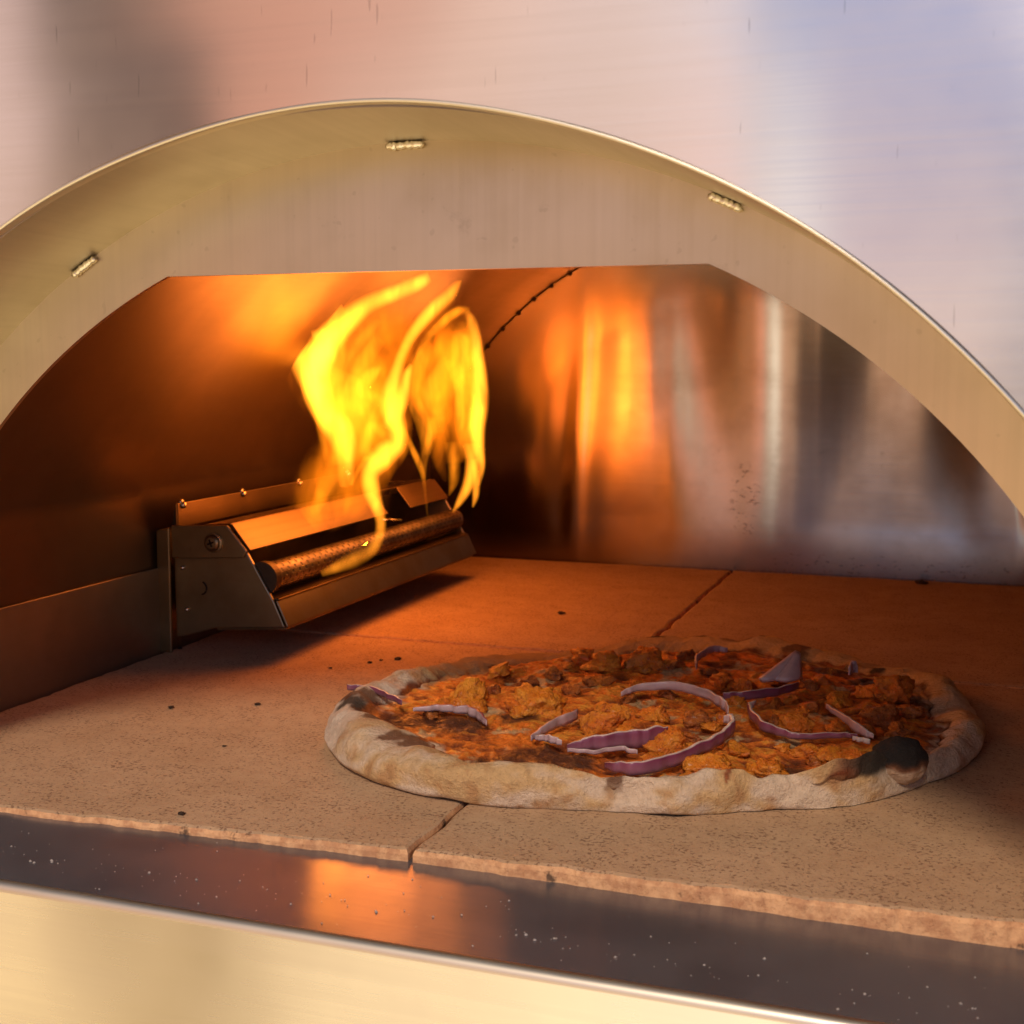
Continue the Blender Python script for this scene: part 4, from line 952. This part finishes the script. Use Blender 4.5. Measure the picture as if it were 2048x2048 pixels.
# ------------------------------------------------------------------ crumbs on the stone, flour on the ledge
def crumb(px, py, size, label, plane='z'):
    p = on_z(px, py, 0.0); r = size * (p - Vector((0, 0, 1))).length / F_PX * 0.40
    bm = bmesh.new(); bmesh.ops.create_icosphere(bm, subdivisions=2, radius=1); m = MB(); o = random.random() * 99
    for v in bm.verts:
        c = v.co * (1 + 0.8 * noise.noise(v.co * 1.6 + Vector((o, o, 0))) + 0.3 * noise.noise(v.co * 4 + Vector((o, 0, o)))); c.x *= 1.25; m.v.append((p.x + c.x * r, p.y + c.y * r * 1.2, max(0.001, r * 0.35 + c.z * r * 0.55)))
    for f in bm.faces: m.f.append(tuple(v.index for v in f.verts))
    bm.free(); tag(m.build('crumb', M_CRUMB), label, 'crumb', 'burnt crumbs on the baking stone')
crumb(514, 1410, 13, 'burnt crumb alone on the open stone between burner and pizza')
crumb(449, 1493, 8, 'tiny burnt crumb nearest the streak of light on the stone')
crumb(343, 1416, 12, 'flat brown flake on the stone below the burner bracket')
crumb(740, 1326, 10, 'burnt crumb leftmost of the three beside the far crust')
crumb(762, 1321, 7, 'smallest burnt crumb, middle of the three beside the far crust')
crumb(795, 1319, 14, 'largest burnt crumb of the three beside the far crust')
crumb(661, 1337, 7, 'speck of burnt crumb by the stone joint near the burner')
crumb(1843, 1168, 20, 'long burnt flake on the back slab at the foot of the back wall')
crumb(1123, 1228, 15, 'thin burnt flake on the orange lit slab behind the pizza')
crumb(364, 1629, 14, 'burnt crumb on the front slab close above the ledge')
crumb(1885, 1470 - 40, 8, 'burnt crumb on the stone just right of the crust')
crumb(360, 1298, 9, 'pale crumb heap at the foot of the burner end plate')

m = MB(); rnd = random.Random(3)
for i in range(230):
    x = rnd.uniform(-2.3, 0.45); y = LF_Y + 0.03 + rnd.betavariate(1.2, 1.6) * 0.27
    if rnd.random() < 0.45: y = LF_Y + 0.12 + 0.025 * math.sin(x * 4) + rnd.gauss(0, 0.010)
    z = ledge_z(x, y) + 0.001
    r = rnd.choice([0.0008, 0.001, 0.0012, 0.0015, 0.002, 0.0032]) * rnd.uniform(0.7, 1.3)
    q = [(x + r * math.cos(a + i) * rnd.uniform(.6, 1.3), y + r * math.sin(a + i) * rnd.uniform(.6, 1.3), z) for a in (0, 1.26, 2.5, 3.8, 5.0)]
    top = m.vert((x, y, z + r * 0.9)); idx = [m.vert(p) for p in q]
    for a in range(5): m.face((idx[a], idx[(a + 1) % 5], top))
    m.face(idx[::-1])
tag(m.build('flour', M_FLOUR), 'white flour specks scattered over the dark steel ledge', 'flour', kind='stuff')
